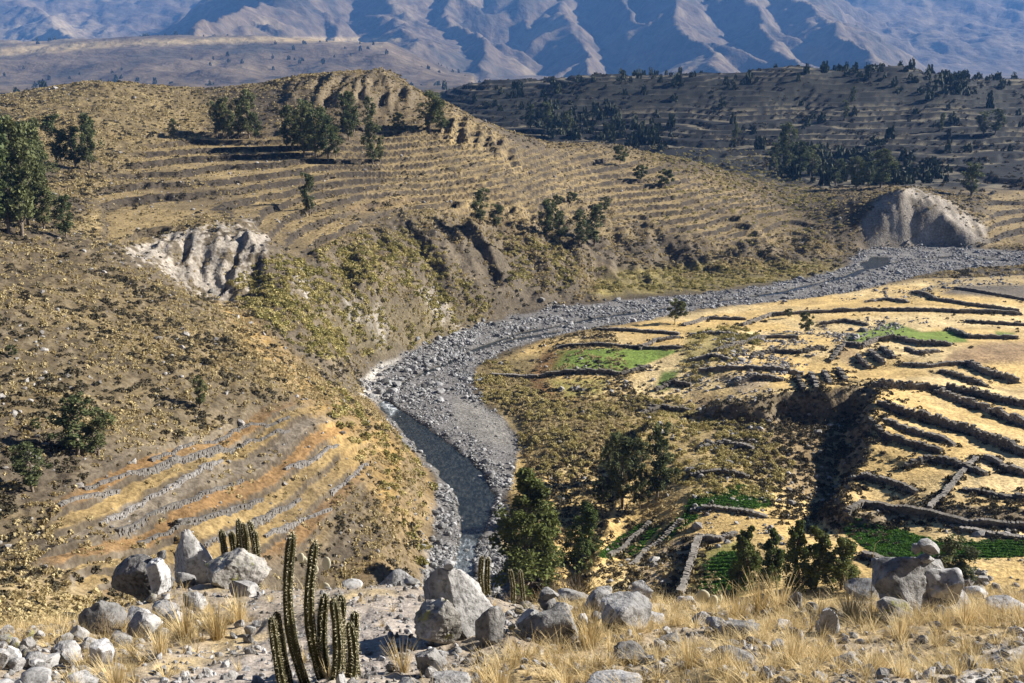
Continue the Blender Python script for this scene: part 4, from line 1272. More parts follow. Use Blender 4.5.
def join(parts):
    V_, F2, k = [], [], 0
    for v, f in parts:
        V_.append(v); F2.append(f + k); k += len(v)
    return np.concatenate(V_), np.concatenate(F2)

def tree_proto(kind, seed, nclump, nleaf, leaf):
    """unit-height tree: a tapered trunk with limbs and a crown of leaf clumps"""
    rs = np.random.RandomState(seed)
    tp = [np.array([0, 0, -0.04])]
    for k in range(1, 9):
        tp.append(np.array([rs.uniform(-.012, .012) * k, rs.uniform(-.012, .012) * k, k / 8 * .94]))
    tp = np.array(tp)
    parts = [tube(tp, np.interp(np.linspace(0, 1, 9), [0, 1], [.017, .003]), 7)]
    trunk_at = lambda h: np.array([np.interp(h, tp[:, 2], tp[:, 0]), np.interp(h, tp[:, 2], tp[:, 1]), h])
    L, T_ = [], []
    for c in range(nclump):
        if kind == 'eucalyptus':
            h = .16 + .80 * (c + rs.rand()) / nclump
            rmax = .17 * math.sin(min(1, (h - .08) / .92) * math.pi * .86 + .25) ** .8 * (1 + .35 * rs.randn() * .6)
            rr = abs(rmax) * rs.uniform(.25, 1.0); cr = rs.uniform(.035, .065); zs = 1.25
        elif kind == 'conifer':
            h = .08 + .88 * (c + rs.rand()) / nclump
            rmax = .27 * (1 - h) ** .72 * (1 + .22 * rs.randn())
            rr = max(.0, rmax) * rs.uniform(.35, 1.0); cr = rs.uniform(.035, .06) * (1.15 - .5 * h); zs = 1.35
        else:
            h = .25 + .68 * (c + rs.rand()) / nclump
            rmax = .36 * math.sqrt(max(.02, 1 - ((h - .58) / .44) ** 2))
            rr = rmax * rs.uniform(.3, 1.0); cr = rs.uniform(.06, .10); zs = .85
        ang = rs.uniform(0, 6.283)
        h0 = max(.05, h - .10 - .3 * rr) if kind != 'conifer' else max(.04, h - .05)
        base = trunk_at(h0); cen = trunk_at(min(h, .93)); cen[2] = h
        cen = cen + np.array([math.cos(ang) * rr, math.sin(ang) * rr, 0])
        mid = (base + cen) / 2 + np.array([0, 0, -.012])
        parts.append(tube([base, mid, cen], [.006 * (1.15 - h), .004 * (1.1 - h) + .0008, .001], 4))
        p = rs.randn(nleaf, 3); p /= np.linalg.norm(p, axis=1)[:, None]
        p = p * (rs.rand(nleaf, 1) ** .45) * cr * np.array([1, 1, zs]) * rs.uniform(.85, 1.2)
        L.append(cen + p)
        tone = rs.uniform(.72, 1.25)
        T_.append(np.full(nleaf, tone) * rs.uniform(.8, 1.2, nleaf))
    L = np.concatenate(L); T_ = np.concatenate(T_)
    L[:, 2] = np.minimum(L[:, 2], 1.0)
    v, f = leaf_quads(L, leaf, rs, 1.9)
    tv, tf = join(parts)
    cm = plain_mesh('crown', v, f, M_CYP if kind == 'conifer' else M_EUC, cols=np.repeat(np.repeat(T_, 4)[:, None], 3, 1))
    tm = plain_mesh('trunk', tv, tf, M_BARK, smooth=True)
    return tm, cm

PROTO = {'eucalyptus': [tree_proto('eucalyptus', 600 + k, 46, 60, .021) for k in range(5)],
         'conifer': [tree_proto('conifer', 640 + k, 115, 70, .019) for k in range(4)],
         'round': [tree_proto('round', 680 + k, 34, 60, .040) for k in range(3)],
         'big': [tree_proto('conifer', 660 + k, 120, 95, .0135) for k in range(2)]}
NAMES = {'eucalyptus': 'eucalyptus_tree', 'conifer': 'conifer_tree', 'round': 'round_tree', 'big': 'conifer_tree'}
TCOUNT = [0]
def tree(u, v, hpx, label, kind='eucalyptus', group=None, wide=1.0, y=None):
    p = cast(u, v, GZ, 94.0)
    if y is not None:
        a, t = ray_at(u, v); p = (float(a * y), y, float(ground(a * y, y)))
        # height so that the top still meets the photo row
        tt = ray_at(u, v - hpx)[1]; H = (CAM_Z - tt * y) - p[2]
    if p is None: return
    if y is None:
        tt = ray_at(u, v - hpx)[1]
        H = (CAM_Z - tt * p[1]) - p[2]
    TCOUNT[0] += 1
    k = TCOUNT[0]
    tm, cm = PROTO[kind][k % len(PROTO[kind])]
    r = bpy.data.objects.new(NAMES[kind], None)
    r.empty_display_size = .5
    r.location = (p[0], p[1], p[2]); r.rotation_euler = (0, 0, k * 2.4)
    r.scale = (H * wide, H * wide, H)
    COL.objects.link(r)
    for nm, me in (('trunk', tm), ('crown', cm)):
        c = bpy.data.objects.new(nm, me); COL.objects.link(c); c.parent = r
    tag(r, label, 'tree', group)

G1 = 'trees below the viewpoint'
tree(531, 588, 118, 'big bushy dark conifer at the river edge, largest tree of the valley', 'big', G1, 1.45)
tree(581, 566, 66, 'smaller cone shaped conifer just right of the biggest conifer', 'big', G1, 1.25)
tree(622, 508, 76, 'tall loose tree left of two above the narrow crop strips', 'eucalyptus', G1, 1.15)
tree(657, 499, 74, 'tall loose tree right of two above the narrow crop strips', 'eucalyptus', G1, 1.1)
tree(640, 510, 40, 'short bushy tree between the two tall loose trees', 'round', G1, .7)
tree(601, 508, 30, 'low bushy tree in the shade left of the tall loose trees', 'round', G1, .8)
tree(612, 482, 46, 'added dark tree left of the gully, shading the slope above the crop strips', 'eucalyptus', G1, 1.2)  # extra tree, put in to widen the shade on the slope
tree(640, 474, 36, 'added dark tree shading the slope just above the two tall loose trees', 'eucalyptus', G1, 1.3)  # second extra tree, added for the shade it casts downslope
tree(742, 592, 66, 'conifer standing alone right of the small green plot', 'conifer', G1, 1.05)
tree(770, 583, 52, 'short conifer second from left in the row below the path', 'conifer', G1, 1.15)
tree(797, 590, 70, 'tallest conifer of the row in front of the crop field', 'conifer', G1, 1.0)
tree(816, 588, 62, 'conifer right of the tallest one in the row', 'conifer', G1, 1.05)
tree(841, 590, 54, 'broad bushy conifer at the right end of the row', 'conifer', G1, 1.5)
tree(945, 580, 44, 'feathery small tree behind the big boulder at right', 'eucalyptus', G1, 1.8)
tree(966, 582, 34, 'low feathery tree rightmost behind the big boulder', 'eucalyptus', G1, 1.9)
tree(675, 323, 25, 'lone dark round tree beside the river', 'round', 'lone trees in the fields', 1.15)
tree(805, 334, 22, 'lone round tree among piled stones in the fields', 'round', 'lone trees in the fields', .95)
tree(788, 318, 10, 'tiny bush tree on the far field wall', 'round', 'lone trees in the fields', 1.2)
G2 = 'trees on the left slope'
tree(78, 455, 62, 'taller of two trees on the near left slope', 'eucalyptus', G2, 1.7)
tree(98, 455, 44, 'shorter of two trees on the near left slope', 'eucalyptus', G2, 1.9)
tree(33, 492, 50, 'lone tree at the left edge of the near slope', 'eucalyptus', G2, 1.7)
tree(200, 408, 33, 'lone slim tree in the middle of the left slope', 'eucalyptus', G2, 1.2)
tree(13, 358, 14, 'tiny dark tree at the left margin on the slope', 'round', G2, 1.0)
tree(36, 432, 14, 'tiny dark tree just left of the paired trees', 'round', G2, 1.0)
G3 = 'eucalyptus grove at the left edge'
for k, (u, v, h, lb) in enumerate([
    (-6, 236, 120, 'eucalyptus cut by the left picture edge'), (9, 234, 100, 'second eucalyptus from the left picture edge'),
    (22, 236, 118, 'tall eucalyptus in the front of the left edge grove'), (33, 215, 92, 'eucalyptus in the middle of the left edge grove'),
    (5, 195, 82, 'back eucalyptus of the left edge grove, nearest the edge'), (20, 190, 70, 'back eucalyptus in the middle of the left edge grove'),
    (42, 190, 72, 'back eucalyptus on the right side of the left edge grove'), (44, 230, 54, 'short slim tree with a bare trunk right of the left edge grove'),
    (66, 238, 44, 'small pale sapling right of the left edge grove'), (14, 222, 108, 'dense eucalyptus behind the front row of the left edge grove'), (28, 226, 88, 'eucalyptus filling the middle of the left edge grove'), (2, 215, 100, 'eucalyptus behind the one cut by the edge'), (38, 205, 80, 'slim eucalyptus at the right back of the left grove'), (12, 180, 66, 'high back eucalyptus of the left edge grove'), (30, 182, 60, 'high slim back eucalyptus of the left edge grove')]):
    tree(u, v, h, lb, 'eucalyptus', G3, 1.0 if k not in (7, 8) else 1.3)
G4 = 'dark trees above the left edge grove'
tree(57, 165, 52, 'leftmost of the dark trees above the left edge grove', 'eucalyptus', G4, 1.2)
tree(75, 168, 42, 'middle and shortest of the dark trees above the left grove', 'eucalyptus', G4, 1.8)
tree(90, 170, 58, 'rightmost of the dark trees above the left edge grove', 'eucalyptus', G4, 1.15)
tree(174, 138, 20, 'lone small tree between the left trees and the first hill grove', 'eucalyptus', G4, 1.4)
G5 = 'first grove on the hill'
for u, v, h, lb in [(217, 137, 36, 'leftmost tree of the first hill grove'), (228, 140, 44, 'second tree from left of the first hill grove'),
                    (238, 138, 40, 'third tree from left of the first hill grove'), (249, 138, 50, 'tallest tree at the right end of the first hill grove'), (223, 134, 30, 'short tree at the back left of the first hill grove'), (256, 140, 28, 'short tree right of the tallest in the first hill grove')]:
    tree(u, v, h, lb, 'eucalyptus', G5, 1.15)
G6 = 'second grove on the hill'
for u, v, h, lb in [(293, 150, 46, 'leftmost tree of the large grove under the rocky crest'), (304, 156, 54, 'second tree from left of the large grove under the crest'),
                    (316, 158, 50, 'third tree from left of the large grove under the crest'), (328, 160, 46, 'fourth tree from left of the large grove under the crest'),
                    (344, 132, 40, 'left one of two upper trees right of the large grove'), (354, 132, 42, 'middle upper tree right of the large grove'),
                    (368, 132, 36, 'right one of the upper trees right of the large grove'), (373, 165, 44, 'dark bushy tree standing lower right of the large grove'),
                    (336, 158, 34, 'short tree at the right foot of the large grove'), (298, 146, 36, 'slim back tree at the left of the large grove'), (310, 148, 50, 'slim back tree in the middle of the large grove'), (322, 150, 44, 'slim back tree at the right of the large grove'), (287, 148, 28, 'low tree at the far left of the large grove'), (349, 140, 30, 'low tree below the two upper trees'), (380, 162, 26, 'low tree right beside the dark bushy tree')]:
    tree(u, v, h, lb, 'eucalyptus', G6, 1.15)
G7 = 'scattered trees on the terraces'
tree(310, 216, 44, 'slim lone tree with a bare trunk on the middle terraces', 'eucalyptus', G7, 1.0)
tree(430, 130, 40, 'left of two round crowned trees on the hill shoulder', 'eucalyptus', G7, 1.9)
tree(441, 132, 32, 'right of two round crowned trees on the hill shoulder', 'eucalyptus', G7, 1.7)
tree(398, 130, 18, 'small tree left of the two trees on the hill shoulder', 'round', G7, 1.1)
tree(480, 224, 36, 'dark tree on the terrace edge above the eroded bank', 'eucalyptus', G7, 1.5)
tree(497, 228, 24, 'shorter bush tree right of the dark terrace edge tree', 'eucalyptus', G7, 1.8)
tree(547, 238, 40, 'leftmost tree of the dark grove in the middle terraces', 'eucalyptus', G7, 1.3)
tree(560, 240, 30, 'second tree of the dark grove in the middle terraces', 'eucalyptus', G7, 1.7)
tree(579, 244, 34, 'third tree of the dark grove in the middle terraces', 'eucalyptus', G7, 1.6)
tree(594, 246, 42, 'rightmost tree of the dark grove in the middle terraces', 'eucalyptus', G7, 1.5)
tree(572, 205, 14, 'tiny tree behind the dark grove in the middle terraces', 'round', G7, 1.2)
tree(556, 208, 14, 'tiny tree left behind the dark middle grove', 'round', G7, 1.2)
tree(605, 210, 14, 'tiny tree right behind the dark middle grove', 'round', G7, 1.2)
tree(640, 182, 18, 'small tree on the low rise right of the terraces', 'round', G7, 1.2)
tree(664, 188, 20, 'small bushy tree on the right end of the low rise', 'round', G7, 1.3)
tree(620, 165, 20, 'small tree on top of the low rise', 'round', G7, 1.2)
G8 = 'trees at the foot of the far hill'
for n_, (u, v, h, w_, lb) in enumerate([
    (786, 172, 50, 1.1, 'tall tree at the left of the gully below the far hill'), (798, 178, 38, 1.5, 'broad tree in the gully below the far hill'),
    (810, 176, 32, 1.6, 'round tree right of the broad gully tree'), (774, 170, 28, 1.5, 'short tree left of the tall gully tree'),
    (835, 186, 28, 1.6, 'tree right of the gully grove'), (856, 190, 34, 1.5, 'left one of two big trees behind the sandy cliff'),
    (880, 188, 40, 1.7, 'right one of two big trees behind the sandy cliff'), (868, 186, 26, 1.6, 'shorter tree between the two big trees behind the sandy cliff'),
    (971, 196, 34, 1.9, 'big round tree right of the sandy cliff'), (940, 132, 20, 1.1, 'slim tree on the far terraces left of the right pair'),
    (983, 135, 24, 1.7, 'left tree of the pair on the far terraces at right'), (995, 134, 26, 1.6, 'right tree of the pair on the far terraces at right'),
    (530, 130, 26, 1.2, 'tree left of the far grove behind the hill shoulder'), (548, 132, 30, 1.2, 'tree in the far grove behind the hill shoulder'),
    (566, 134, 24, 1.4, 'short tree right in the far grove behind the hill'), (655, 142, 14, 1.6, 'small tree where the far terraces begin'),
    (735, 140, 18, 1.2, 'small lone tree on the lower far terraces'), (852, 104, 18, 1.1, 'slim tree in the middle of the far terraces'),
    (845, 120, 20, 1.2, 'tree below the slim one on the far terraces')]):
    tree(u, v, h, lb, 'eucalyptus', G8, w_)
# distant woods along the plateau rim and the valley behind it: read as a mass
rs = np.random.RandomState(131)
far_t = []
M_FARW = leaf_material('far_leaf', (0.04, 0.05, 0.025), (0.075, 0.085, 0.04), transl=0.1)
for k in range(4):
    v_, f_, c_ = shrub_geo(720 + k, 60, .42, flat=1.0)
    far_t.append(template('far_tree', plain_mesh('far_tree', v_ * np.array([.42, .42, 1.0]), f_, M_FARW, cols=c_)))
tw = (GY > 600) * (U > 430) * (V > 62) * (V < 190) * 1.0
wmask = np.zeros(GX.shape)
for poly, d in (([(460,95),(520,88),(600,78),(700,76),(760,78),(820,68),(960,68),(1024,80),(1024,92),(960,82),(820,80),(700,90),(560,100),(480,110)], .5),
                ([(500,115),(560,105),(640,120),(690,135),(660,150),(560,140)], 1.0), ([(760,150),(900,150),(960,175),(900,190),(780,180)], .8),
                ([(880,75),(960,72),(975,100),(900,95)], .7), ([(500,100),(1024,90),(1024,160),(600,140)], .07)):
    wmask = np.maximum(wmask, in_soft(U, V, poly, 6) * d)
n = 650
x, y, z, j, i = sample_ground(tw * wmask / (GY / 600) ** 2, n, rs)
sz = rs.uniform(3.5, 9.5, n)
rx = rs.uniform(-.62, .62, 900); ry = rs.uniform(1180, 2400, 900)
keep = fbm2(rx * ry * .004, ry * .004, 2, 9) > .05
rx = (rx * ry)[keep]; ry = ry[keep]
mj = np.clip(np.searchsorted(MY, ry), 0, len(MY) - 1); mi_ = np.clip(np.searchsorted(MA, rx / ry), 0, len(MA) - 1)
rz = MZ[mj, mi_]
rx, ry, rz = push(rx, ry, rz)
x = np.concatenate([x, rx]); y = np.concatenate([y, ry]); z = np.concatenate([z, rz]); sz = np.concatenate([sz, rs.uniform(7, 16, len(rx))])
n = len(x)
scatter('far_woods', np.stack([x, y, z - .3], 1), rots(n, rs, .05), sz[:, None] * np.stack([rs.uniform(.8, 1.3, n), rs.uniform(.8, 1.3, n), rs.uniform(.7, 1.2, n)], 1),
        rs.randint(0, 4, n), far_t, 'distant dark woods along the far hill and mountain foot')
# ------------------------------------------------------------------ foreground ground patch
FA = np.linspace(-1.5, 1.5, 900)
FY = np.geomspace(1.5, 13.2, 330)
FGA, FGY = np.meshgrid(FA, FY)
FGX = FGA * FGY
FZ = CAM_Z - up(Tc, FGA, np.log(FGY)) * FGY
FZ = FZ + .10 * fbm2(FGX * .7, FGY * .7, 3, 201) + .035 * fbm2(FGX * 3.1, FGY * 3.1, 3, 205) + .012 * fbm2(FGX * 12, FGY * 12, 2, 209)
FZ = FZ - 1.2 * sstep(12.2, 13.2, FGY)
FU, FV = project(FGX, FGY, FZ)
fn = fbm2(FGX * .9, FGY * .9, 3, 221); fn2 = fbm2(FGX * 4, FGY * 4, 3, 225)
FC = np.zeros(FGX.shape + (3,)) + np.array((0.30, 0.255, 0.205))
FC = mixc(FC, (0.42, 0.32, 0.16), sstep(.0, .5, fn) * .8)
GRASSY = in_soft(FU, FV, [(560,590),(700,600),(860,600),(1100,585),(1100,700),(430,700),(480,660),(540,640)], 22)
GRASSY = np.maximum(GRASSY, .9 * in_soft(FU, FV, [(95,640),(120,625),(180,618),(225,608),(250,618),(215,640),(150,655),(130,690),(60,690)], 8))
GRASSY = np.maximum(GRASSY, .8 * in_soft(FU, FV, [(0,600),(70,600),(110,630),(60,645),(0,640)], 12))
FC = mixc(FC, (0.42, 0.32, 0.17), GRASSY * np.clip(.5 + .8 * fn, 0, 1))
dirt = in_soft(FU, FV, [(215,660),(300,630),(360,600),(425,592),(432,640),(400,690),(150,700)], 14)
FC = mixc(FC, (0.34, 0.30, 0.265), dirt * .95)
bare = in_soft(FU, FV, [(930,683),(960,660),(1030,640),(1100,640),(1100,720),(930,720)], 10)
FC = mixc(FC, (0.46, 0.44, 0.42), bare)
FC = np.clip(FC * (1 + .25 * fn2[..., None]), .02, .8)
mi = np.arange(FGX.size).reshape(FGX.shape)
fq = np.stack([mi[:-1, :-1], mi[:-1, 1:], mi[1:, 1:], mi[1:, :-1]], -1).reshape(-1, 4)
o = mesh_obj('foreground_ground', np.stack([FGX, FGY, FZ], -1).reshape(-1, 3), fq, M_NEAR, cols=FC.reshape(-1, 3))
tag(o, 'stony dirt and straw ground at the edge of the viewpoint', kind='structure')

def fg_z(x, y):
    x = np.asarray(x, float); y = np.asarray(y, float)
    fi = np.clip((x / y - FA[0]) / (FA[1] - FA[0]), 0, len(FA) - 1.001)
    fj = np.clip(np.interp(y, FY, np.arange(len(FY))), 0, len(FY) - 1.001)
    i = fi.astype(int); j = fj.astype(int); ti = fi - i; tj = fj - j
    return (FZ[j, i] * (1 - ti) + FZ[j, i + 1] * ti) * (1 - tj) + (FZ[j + 1, i] * (1 - ti) + FZ[j + 1, i + 1] * ti) * tj

def fg_cast(u, v, y=None):
    a, t = ray_at(u, v); a = float(a); t = float(t)
    if y is None:
        z = fg_z(a * FY, FY)
        k = np.where(z >= CAM_Z - t * FY)[0]
        y = float(FY[k[0]]) if len(k) else 11.5
        y = min(y, 11.8)
    return a * y, y, float(fg_z(a * y, y))

# ------------------------------------------------------------------ boulders, stones and cairns of the viewpoint
M_BOULD = rock_material('boulder_grey', (0.17, 0.168, 0.168), (0.45, 0.44, 0.43), 3.2, None, bs=.7, bd=.03)
M_LICH = rock_material('boulder_lichen', (0.15, 0.145, 0.13), (0.42, 0.39, 0.35), 4.2, (0.27, 0.26, 0.10), bs=.7, bd=.03)
M_PALE = rock_material('boulder_pale', (0.30, 0.295, 0.29), (0.52, 0.515, 0.51), 3.0, None, bs=.4, bd=.02)
SEED = [900]
rs_f = np.random.RandomState(17)
def boulder(name, u, vb, wpx, hpx, label, mat=M_BOULD, y=None, z=None, facets=11, sub=5, dep=0.85, rough=.10, tilt=(0, 0), yaw=None, group='rocks of the viewpoint', seed=None, sink=.12, cat='boulder', fine=.03, taper=0.0, lean=0.0):
    """a rock whose base meets the ground at a photo point, sized by its width and height in photo pixels"""
    SEED[0] += 1
    sd = seed or SEED[0]
    x, yy, zz = fg_cast(u, vb, y)
    if z is not None: zz = z
    dist = yy * CT + (CAM_Z - zz) * ST
    w = wpx * dist / FPX; h = hpx * dist / FPX / .93
    if y is not None and z is None:
        h = float(np.clip((CAM_Z - float(ray_at(u, vb - hpx)[1]) * yy - zz) / (1 - sink / 2), h * .9, h * 1.9))
    p, f = rock_geo(sd, sub, facets, rough, fine=fine)
    zn = (p[:, 2:3] + 1) / 2
    p = np.concatenate([p[:, :1] * (1 - taper * zn) + lean * zn, p[:, 1:2] * (1 - taper * zn), p[:, 2:]], 1)
    p = p * np.array([w / 2, w / 2 * dep, h / 2 * (1 + sink)])
    ya = rs_f.uniform(-.4, .4) if yaw is None else yaw
    c_, s_ = math.cos(ya), math.sin(ya)
    tx, ty = tilt
    if ty: p = np.stack([p[:, 0] * math.cos(ty) + p[:, 2] * math.sin(ty), p[:, 1], -p[:, 0] * math.sin(ty) + p[:, 2] * math.cos(ty)], 1)
    if tx: p = np.stack([p[:, 0], p[:, 1] * math.cos(tx) - p[:, 2] * math.sin(tx), p[:, 1] * math.sin(tx) + p[:, 2] * math.cos(tx)], 1)
    p = np.stack([p[:, 0] * c_ - p[:, 1] * s_, p[:, 0] * s_ + p[:, 1] * c_, p[:, 2]], 1)
    p[:, 2] += h / 2 * (1 - sink) 
    o = mesh_obj(name, p, f, mat, smooth=True)
    try: o.data.set_sharp_from_angle(angle=math.radians(32))
    except Exception: pass
    o.location = (x, yy, zz)
    tag(o, label, cat, group)
    return o

# group of large boulders at left
boulder('boulder', 194, 588, 66, 56, 'pointed smooth pale boulder, highest of the left group', M_PALE, 12.0, facets=9, dep=.8, seed=911, yaw=0, rough=.05, taper=.6, lean=-.1)
boulder('boulder', 150, 602, 66, 46, 'dark shaded slab boulder at the left of the big left group', M_BOULD, 11.3, facets=8, seed=913, yaw=.2)
boulder('boulder', 161, 588, 32, 28, 'pale flat topped rock on the dark slab boulder of the left group', M_PALE, 10.9, z=None, facets=7, seed=917)
boulder('boulder', 236, 592, 72, 40, 'rounded lichen mottled boulder at the right of the left group', M_LICH, 11.0, facets=9, seed=914)
boulder('boulder', 247, 606, 30, 20, 'small pale rock under the lichen mottled boulder', M_BOULD, 10.2, sub=3)
boulder('boulder', 186, 592, 24, 22, 'grey block wedged below the pointed pale boulder', M_BOULD, 11.2, sub=3)
boulder('stone', 163, 557, 11, 9, 'small stone perched on top of the dark slab boulder', M_BOULD, 11.2, z=CAM_Z - float(ray_at(163, 558)[1]) * 11.2, sub=3, cat='stone')
for u, v, w_, h_, lb in [(108, 632, 54, 32, 'black shaded slab left of the straw tufts'), (140, 626, 34, 22, 'flat grey rock right of the black slab'),
                   (166, 616, 32, 16, 'long flat rock below the dark slab boulder'), (196, 612, 28, 22, 'square pale rock below the pointed boulder'),
                   (146, 640, 34, 26, 'grey block at the front of the left group'), (122, 650, 22, 20, 'small rock in the straw before the left group'),
                   (174, 626, 28, 16, 'low rock beside the long flat rock')]:
    boulder('boulder', u, v, w_, h_, lb, M_BOULD, None, sub=3, facets=9)
# tumbled stones at the bottom left corner
for k, (u, v, w_, h_, lb) in enumerate([
    (14, 668, 17, 24, 'upright bluish stone in the bottom left stone heap'), (3, 670, 18, 22, 'stone cut by the left edge in the bottom left heap'),
    (36, 668, 30, 16, 'flat stone in the middle of the bottom left heap'), (51, 668, 18, 14, 'small stone right of the flat one in the left heap'),
    (66, 664, 28, 24, 'large pale stone on the right of the bottom left heap'), (64, 646, 20, 13, 'tilted stone on the upper part of the left heap'),
    (80, 642, 20, 17, 'grey stone at the top of the left heap'), (88, 650, 18, 12, 'small flat stone at the upper right of the left heap'),
    (102, 668, 28, 34, 'tall pale stone right of the left heap'), (36, 690, 36, 16, 'stone cut by the bottom edge in the left heap'),
    (76, 690, 46, 18, 'wide stone cut by the bottom edge in the left heap'), (8, 640, 16, 14, 'small dark stone above the left heap at the edge'),
    (4, 690, 22, 12, 'corner stone cut by the bottom left corner'), (40, 640, 12, 9, 'pebble sized stone above the left heap'),
    (94, 630, 14, 10, 'little stone by the black slab'), (22, 690, 14, 10, 'little stone between the bottom edge stones')]):
    boulder('stone', u, v, w_, h_, lb, M_BOULD if k % 3 else M_PALE, None, sub=3, facets=9, group='stones of the bottom left heap', cat='stone')
# rubble around the heaps
def rubble(n, box, wmin, wmax, label, group, seed):
    rs = np.random.RandomState(seed)
    for k in range(n):
        u = rs.uniform(box[0], box[2]); v = rs.uniform(box[1], box[3]); w_ = rs.uniform(wmin, wmax)
        boulder('stone', u, v, w_, w_ * rs.uniform(.5, .9), label, M_BOULD if k % 3 else M_LICH, None, sub=3, facets=8, group=group, cat='stone', rough=.05)
rubble(22, (0, 636, 120, 690), 8, 18, 'small angular stone in the rubble of the bottom left heap', 'rubble of the bottom left heap', 41)
rubble(14, (105, 598, 260, 640), 7, 15, 'small angular stone between the large left boulders', 'rubble between the left boulders', 42)
rubble(16, (500, 606, 600, 645), 7, 14, 'small angular stone around the cairn heap', 'rubble around the cairn heap', 43)
rubble(16, (690, 612, 860, 665), 7, 16, 'small angular stone in the straw right of centre', 'stones in the straw', 44)
rubble(10, (380, 640, 480, 690), 6, 13, 'small angular stone around the bottom cairn', 'rubble around the bottom cairn', 45)
rubble(12, (930, 606, 1024, 690), 8, 18, 'small angular stone on the bare ground at the right edge', 'stones at the right edge', 46)
# middle boulders
YC = fg_cast(462, 636)[1] + .15
boulder('boulder', 462, 636, 92, 66, 'large boulder in the centre with a dark shaded front', M_BOULD, YC, facets=9, seed=931, dep=.9, yaw=0, rough=.10, taper=.5, lean=-.28)
boulder('boulder', 440, 646, 50, 44, 'dark lower half of the central boulder, cracked off', M_LICH, None, facets=9, seed=933)
boulder('boulder', 487, 642, 38, 36, 'rounded pale rock at the right foot of the central boulder', M_BOULD, None, sub=3)
boulder('stone', 448, 570, 15, 13, 'upper stone of the little cairn on the central boulder', M_BOULD, YC, z=CAM_Z - float(ray_at(448, 571)[1]) * YC, sub=3, cat='stone')
boulder('stone', 446, 582, 20, 13, 'lower stone of the little cairn on the central boulder', M_BOULD, YC, z=CAM_Z - float(ray_at(446, 583)[1]) * YC, sub=3, cat='stone')
boulder('boulder', 398, 596, 40, 26, 'dark boulder left of the central boulder', M_BOULD, 10.8, sub=3)
boulder('boulder', 352, 604, 24, 15, 'smooth pale boulder behind the columnar cactus', M_PALE, 10.6, sub=3, facets=6, rough=.04)
boulder('boulder', 411, 601, 20, 8, 'flat pale slab between the dark boulder and the central boulder', M_PALE, 10.2, sub=3)
# cairn heap right of centre
for u, v, w_, h_, y_, lb in [(548, 640, 62, 30, 8.3, 'wide base boulder of the cairn heap right of centre'), (532, 632, 34, 26, 8.4, 'left shoulder rock of the cairn heap'),
                         (558, 630, 26, 18, 8.1, 'pale rock in the middle of the cairn heap'), (549, 640, 24, 18, 8.0, 'front rock of the cairn heap'),
                         (563, 616, 24, 15, 8.3, 'flat pale rock at the right of the cairn heap')]:
    boulder('boulder', u, v, w_, h_, lb, M_BOULD, None, sub=4, facets=8, group='rocks of the cairn heap')
CAIRN = [(547, 613, 20, 16, 8.2, 'middle stone of the stacked cairn'), (549, 600, 21, 12, 8.2, 'flat top stone of the stacked cairn')]
YH = fg_cast(548, 636)[1] + .05
for u, v, w_, h_, y_, lb in CAIRN:
    y_ = YH
    a, t = ray_at(u, v); boulder('stone', u, v, w_, h_, lb, M_BOULD, y_, z=CAM_Z - float(t) * y_, sub=3, facets=8, sink=.0, cat='stone', group='stones of the cairns')
for u, v, w_, h_, y_, lb in [(572, 606, 34, 12, 9.2, 'pale smooth slab behind the cairn heap'), (598, 612, 34, 22, 9.0, 'dark rock left in the central right rock row'),
    (640, 606, 26, 22, 9.2, 'pointed pale rock at the right end of the rock row'), (624, 632, 62, 34, 8.2, 'broad boulder with pale right face and dark front'),
    (583, 632, 15, 20, 8.2, 'upright small grey rock right of the cairn heap'), (606, 606, 22, 16, 9.4, 'rock standing behind the broad boulder'),
    (652, 622, 30, 10, 8.5, 'thin pale slab beside the broad boulder'), (630, 664, 36, 20, 6.9, 'bluish grey rock lying in straw at the bottom centre'),
    (671, 645, 24, 10, 7.6, 'flat pale stone near the leaning stick'), (704, 626, 26, 12, 8.4, 'low mottled rock left of the prickly pear'),
    (716, 632, 22, 14, 8.2, 'pale rock below the prickly pear'), (745, 636, 40, 14, 8.0, 'long low rock in straw right of centre'),
    (734, 662, 48, 14, 6.9, 'flat grey slab in the straw at the bottom right'), (794, 614, 18, 24, 8.9, 'upright grey rock among tall straw'),
    (826, 634, 26, 28, 8.0, 'angular rock with a bright right face left of the big boulder'), (783, 630, 20, 12, 8.2, 'low grey stone beside the angular rock'),
    (845, 668, 32, 14, 6.7, 'half buried grey rock below the big boulder'), (610, 692, 66, 20, 5.6, 'pale rock cut by the bottom edge at centre'),
    (686, 606, 22, 10, 9.3, 'low rock at the edge near the tall wall'), (1005, 612, 60, 14, 9.0, 'long low ledge at the right picture edge'),
    (975, 606, 30, 12, 9.3, 'small ledge rock right of the big boulder')]:
    boulder('boulder', u, v, w_, h_, lb, M_BOULD, None if v > 608 else y_, sub=4, facets=9)
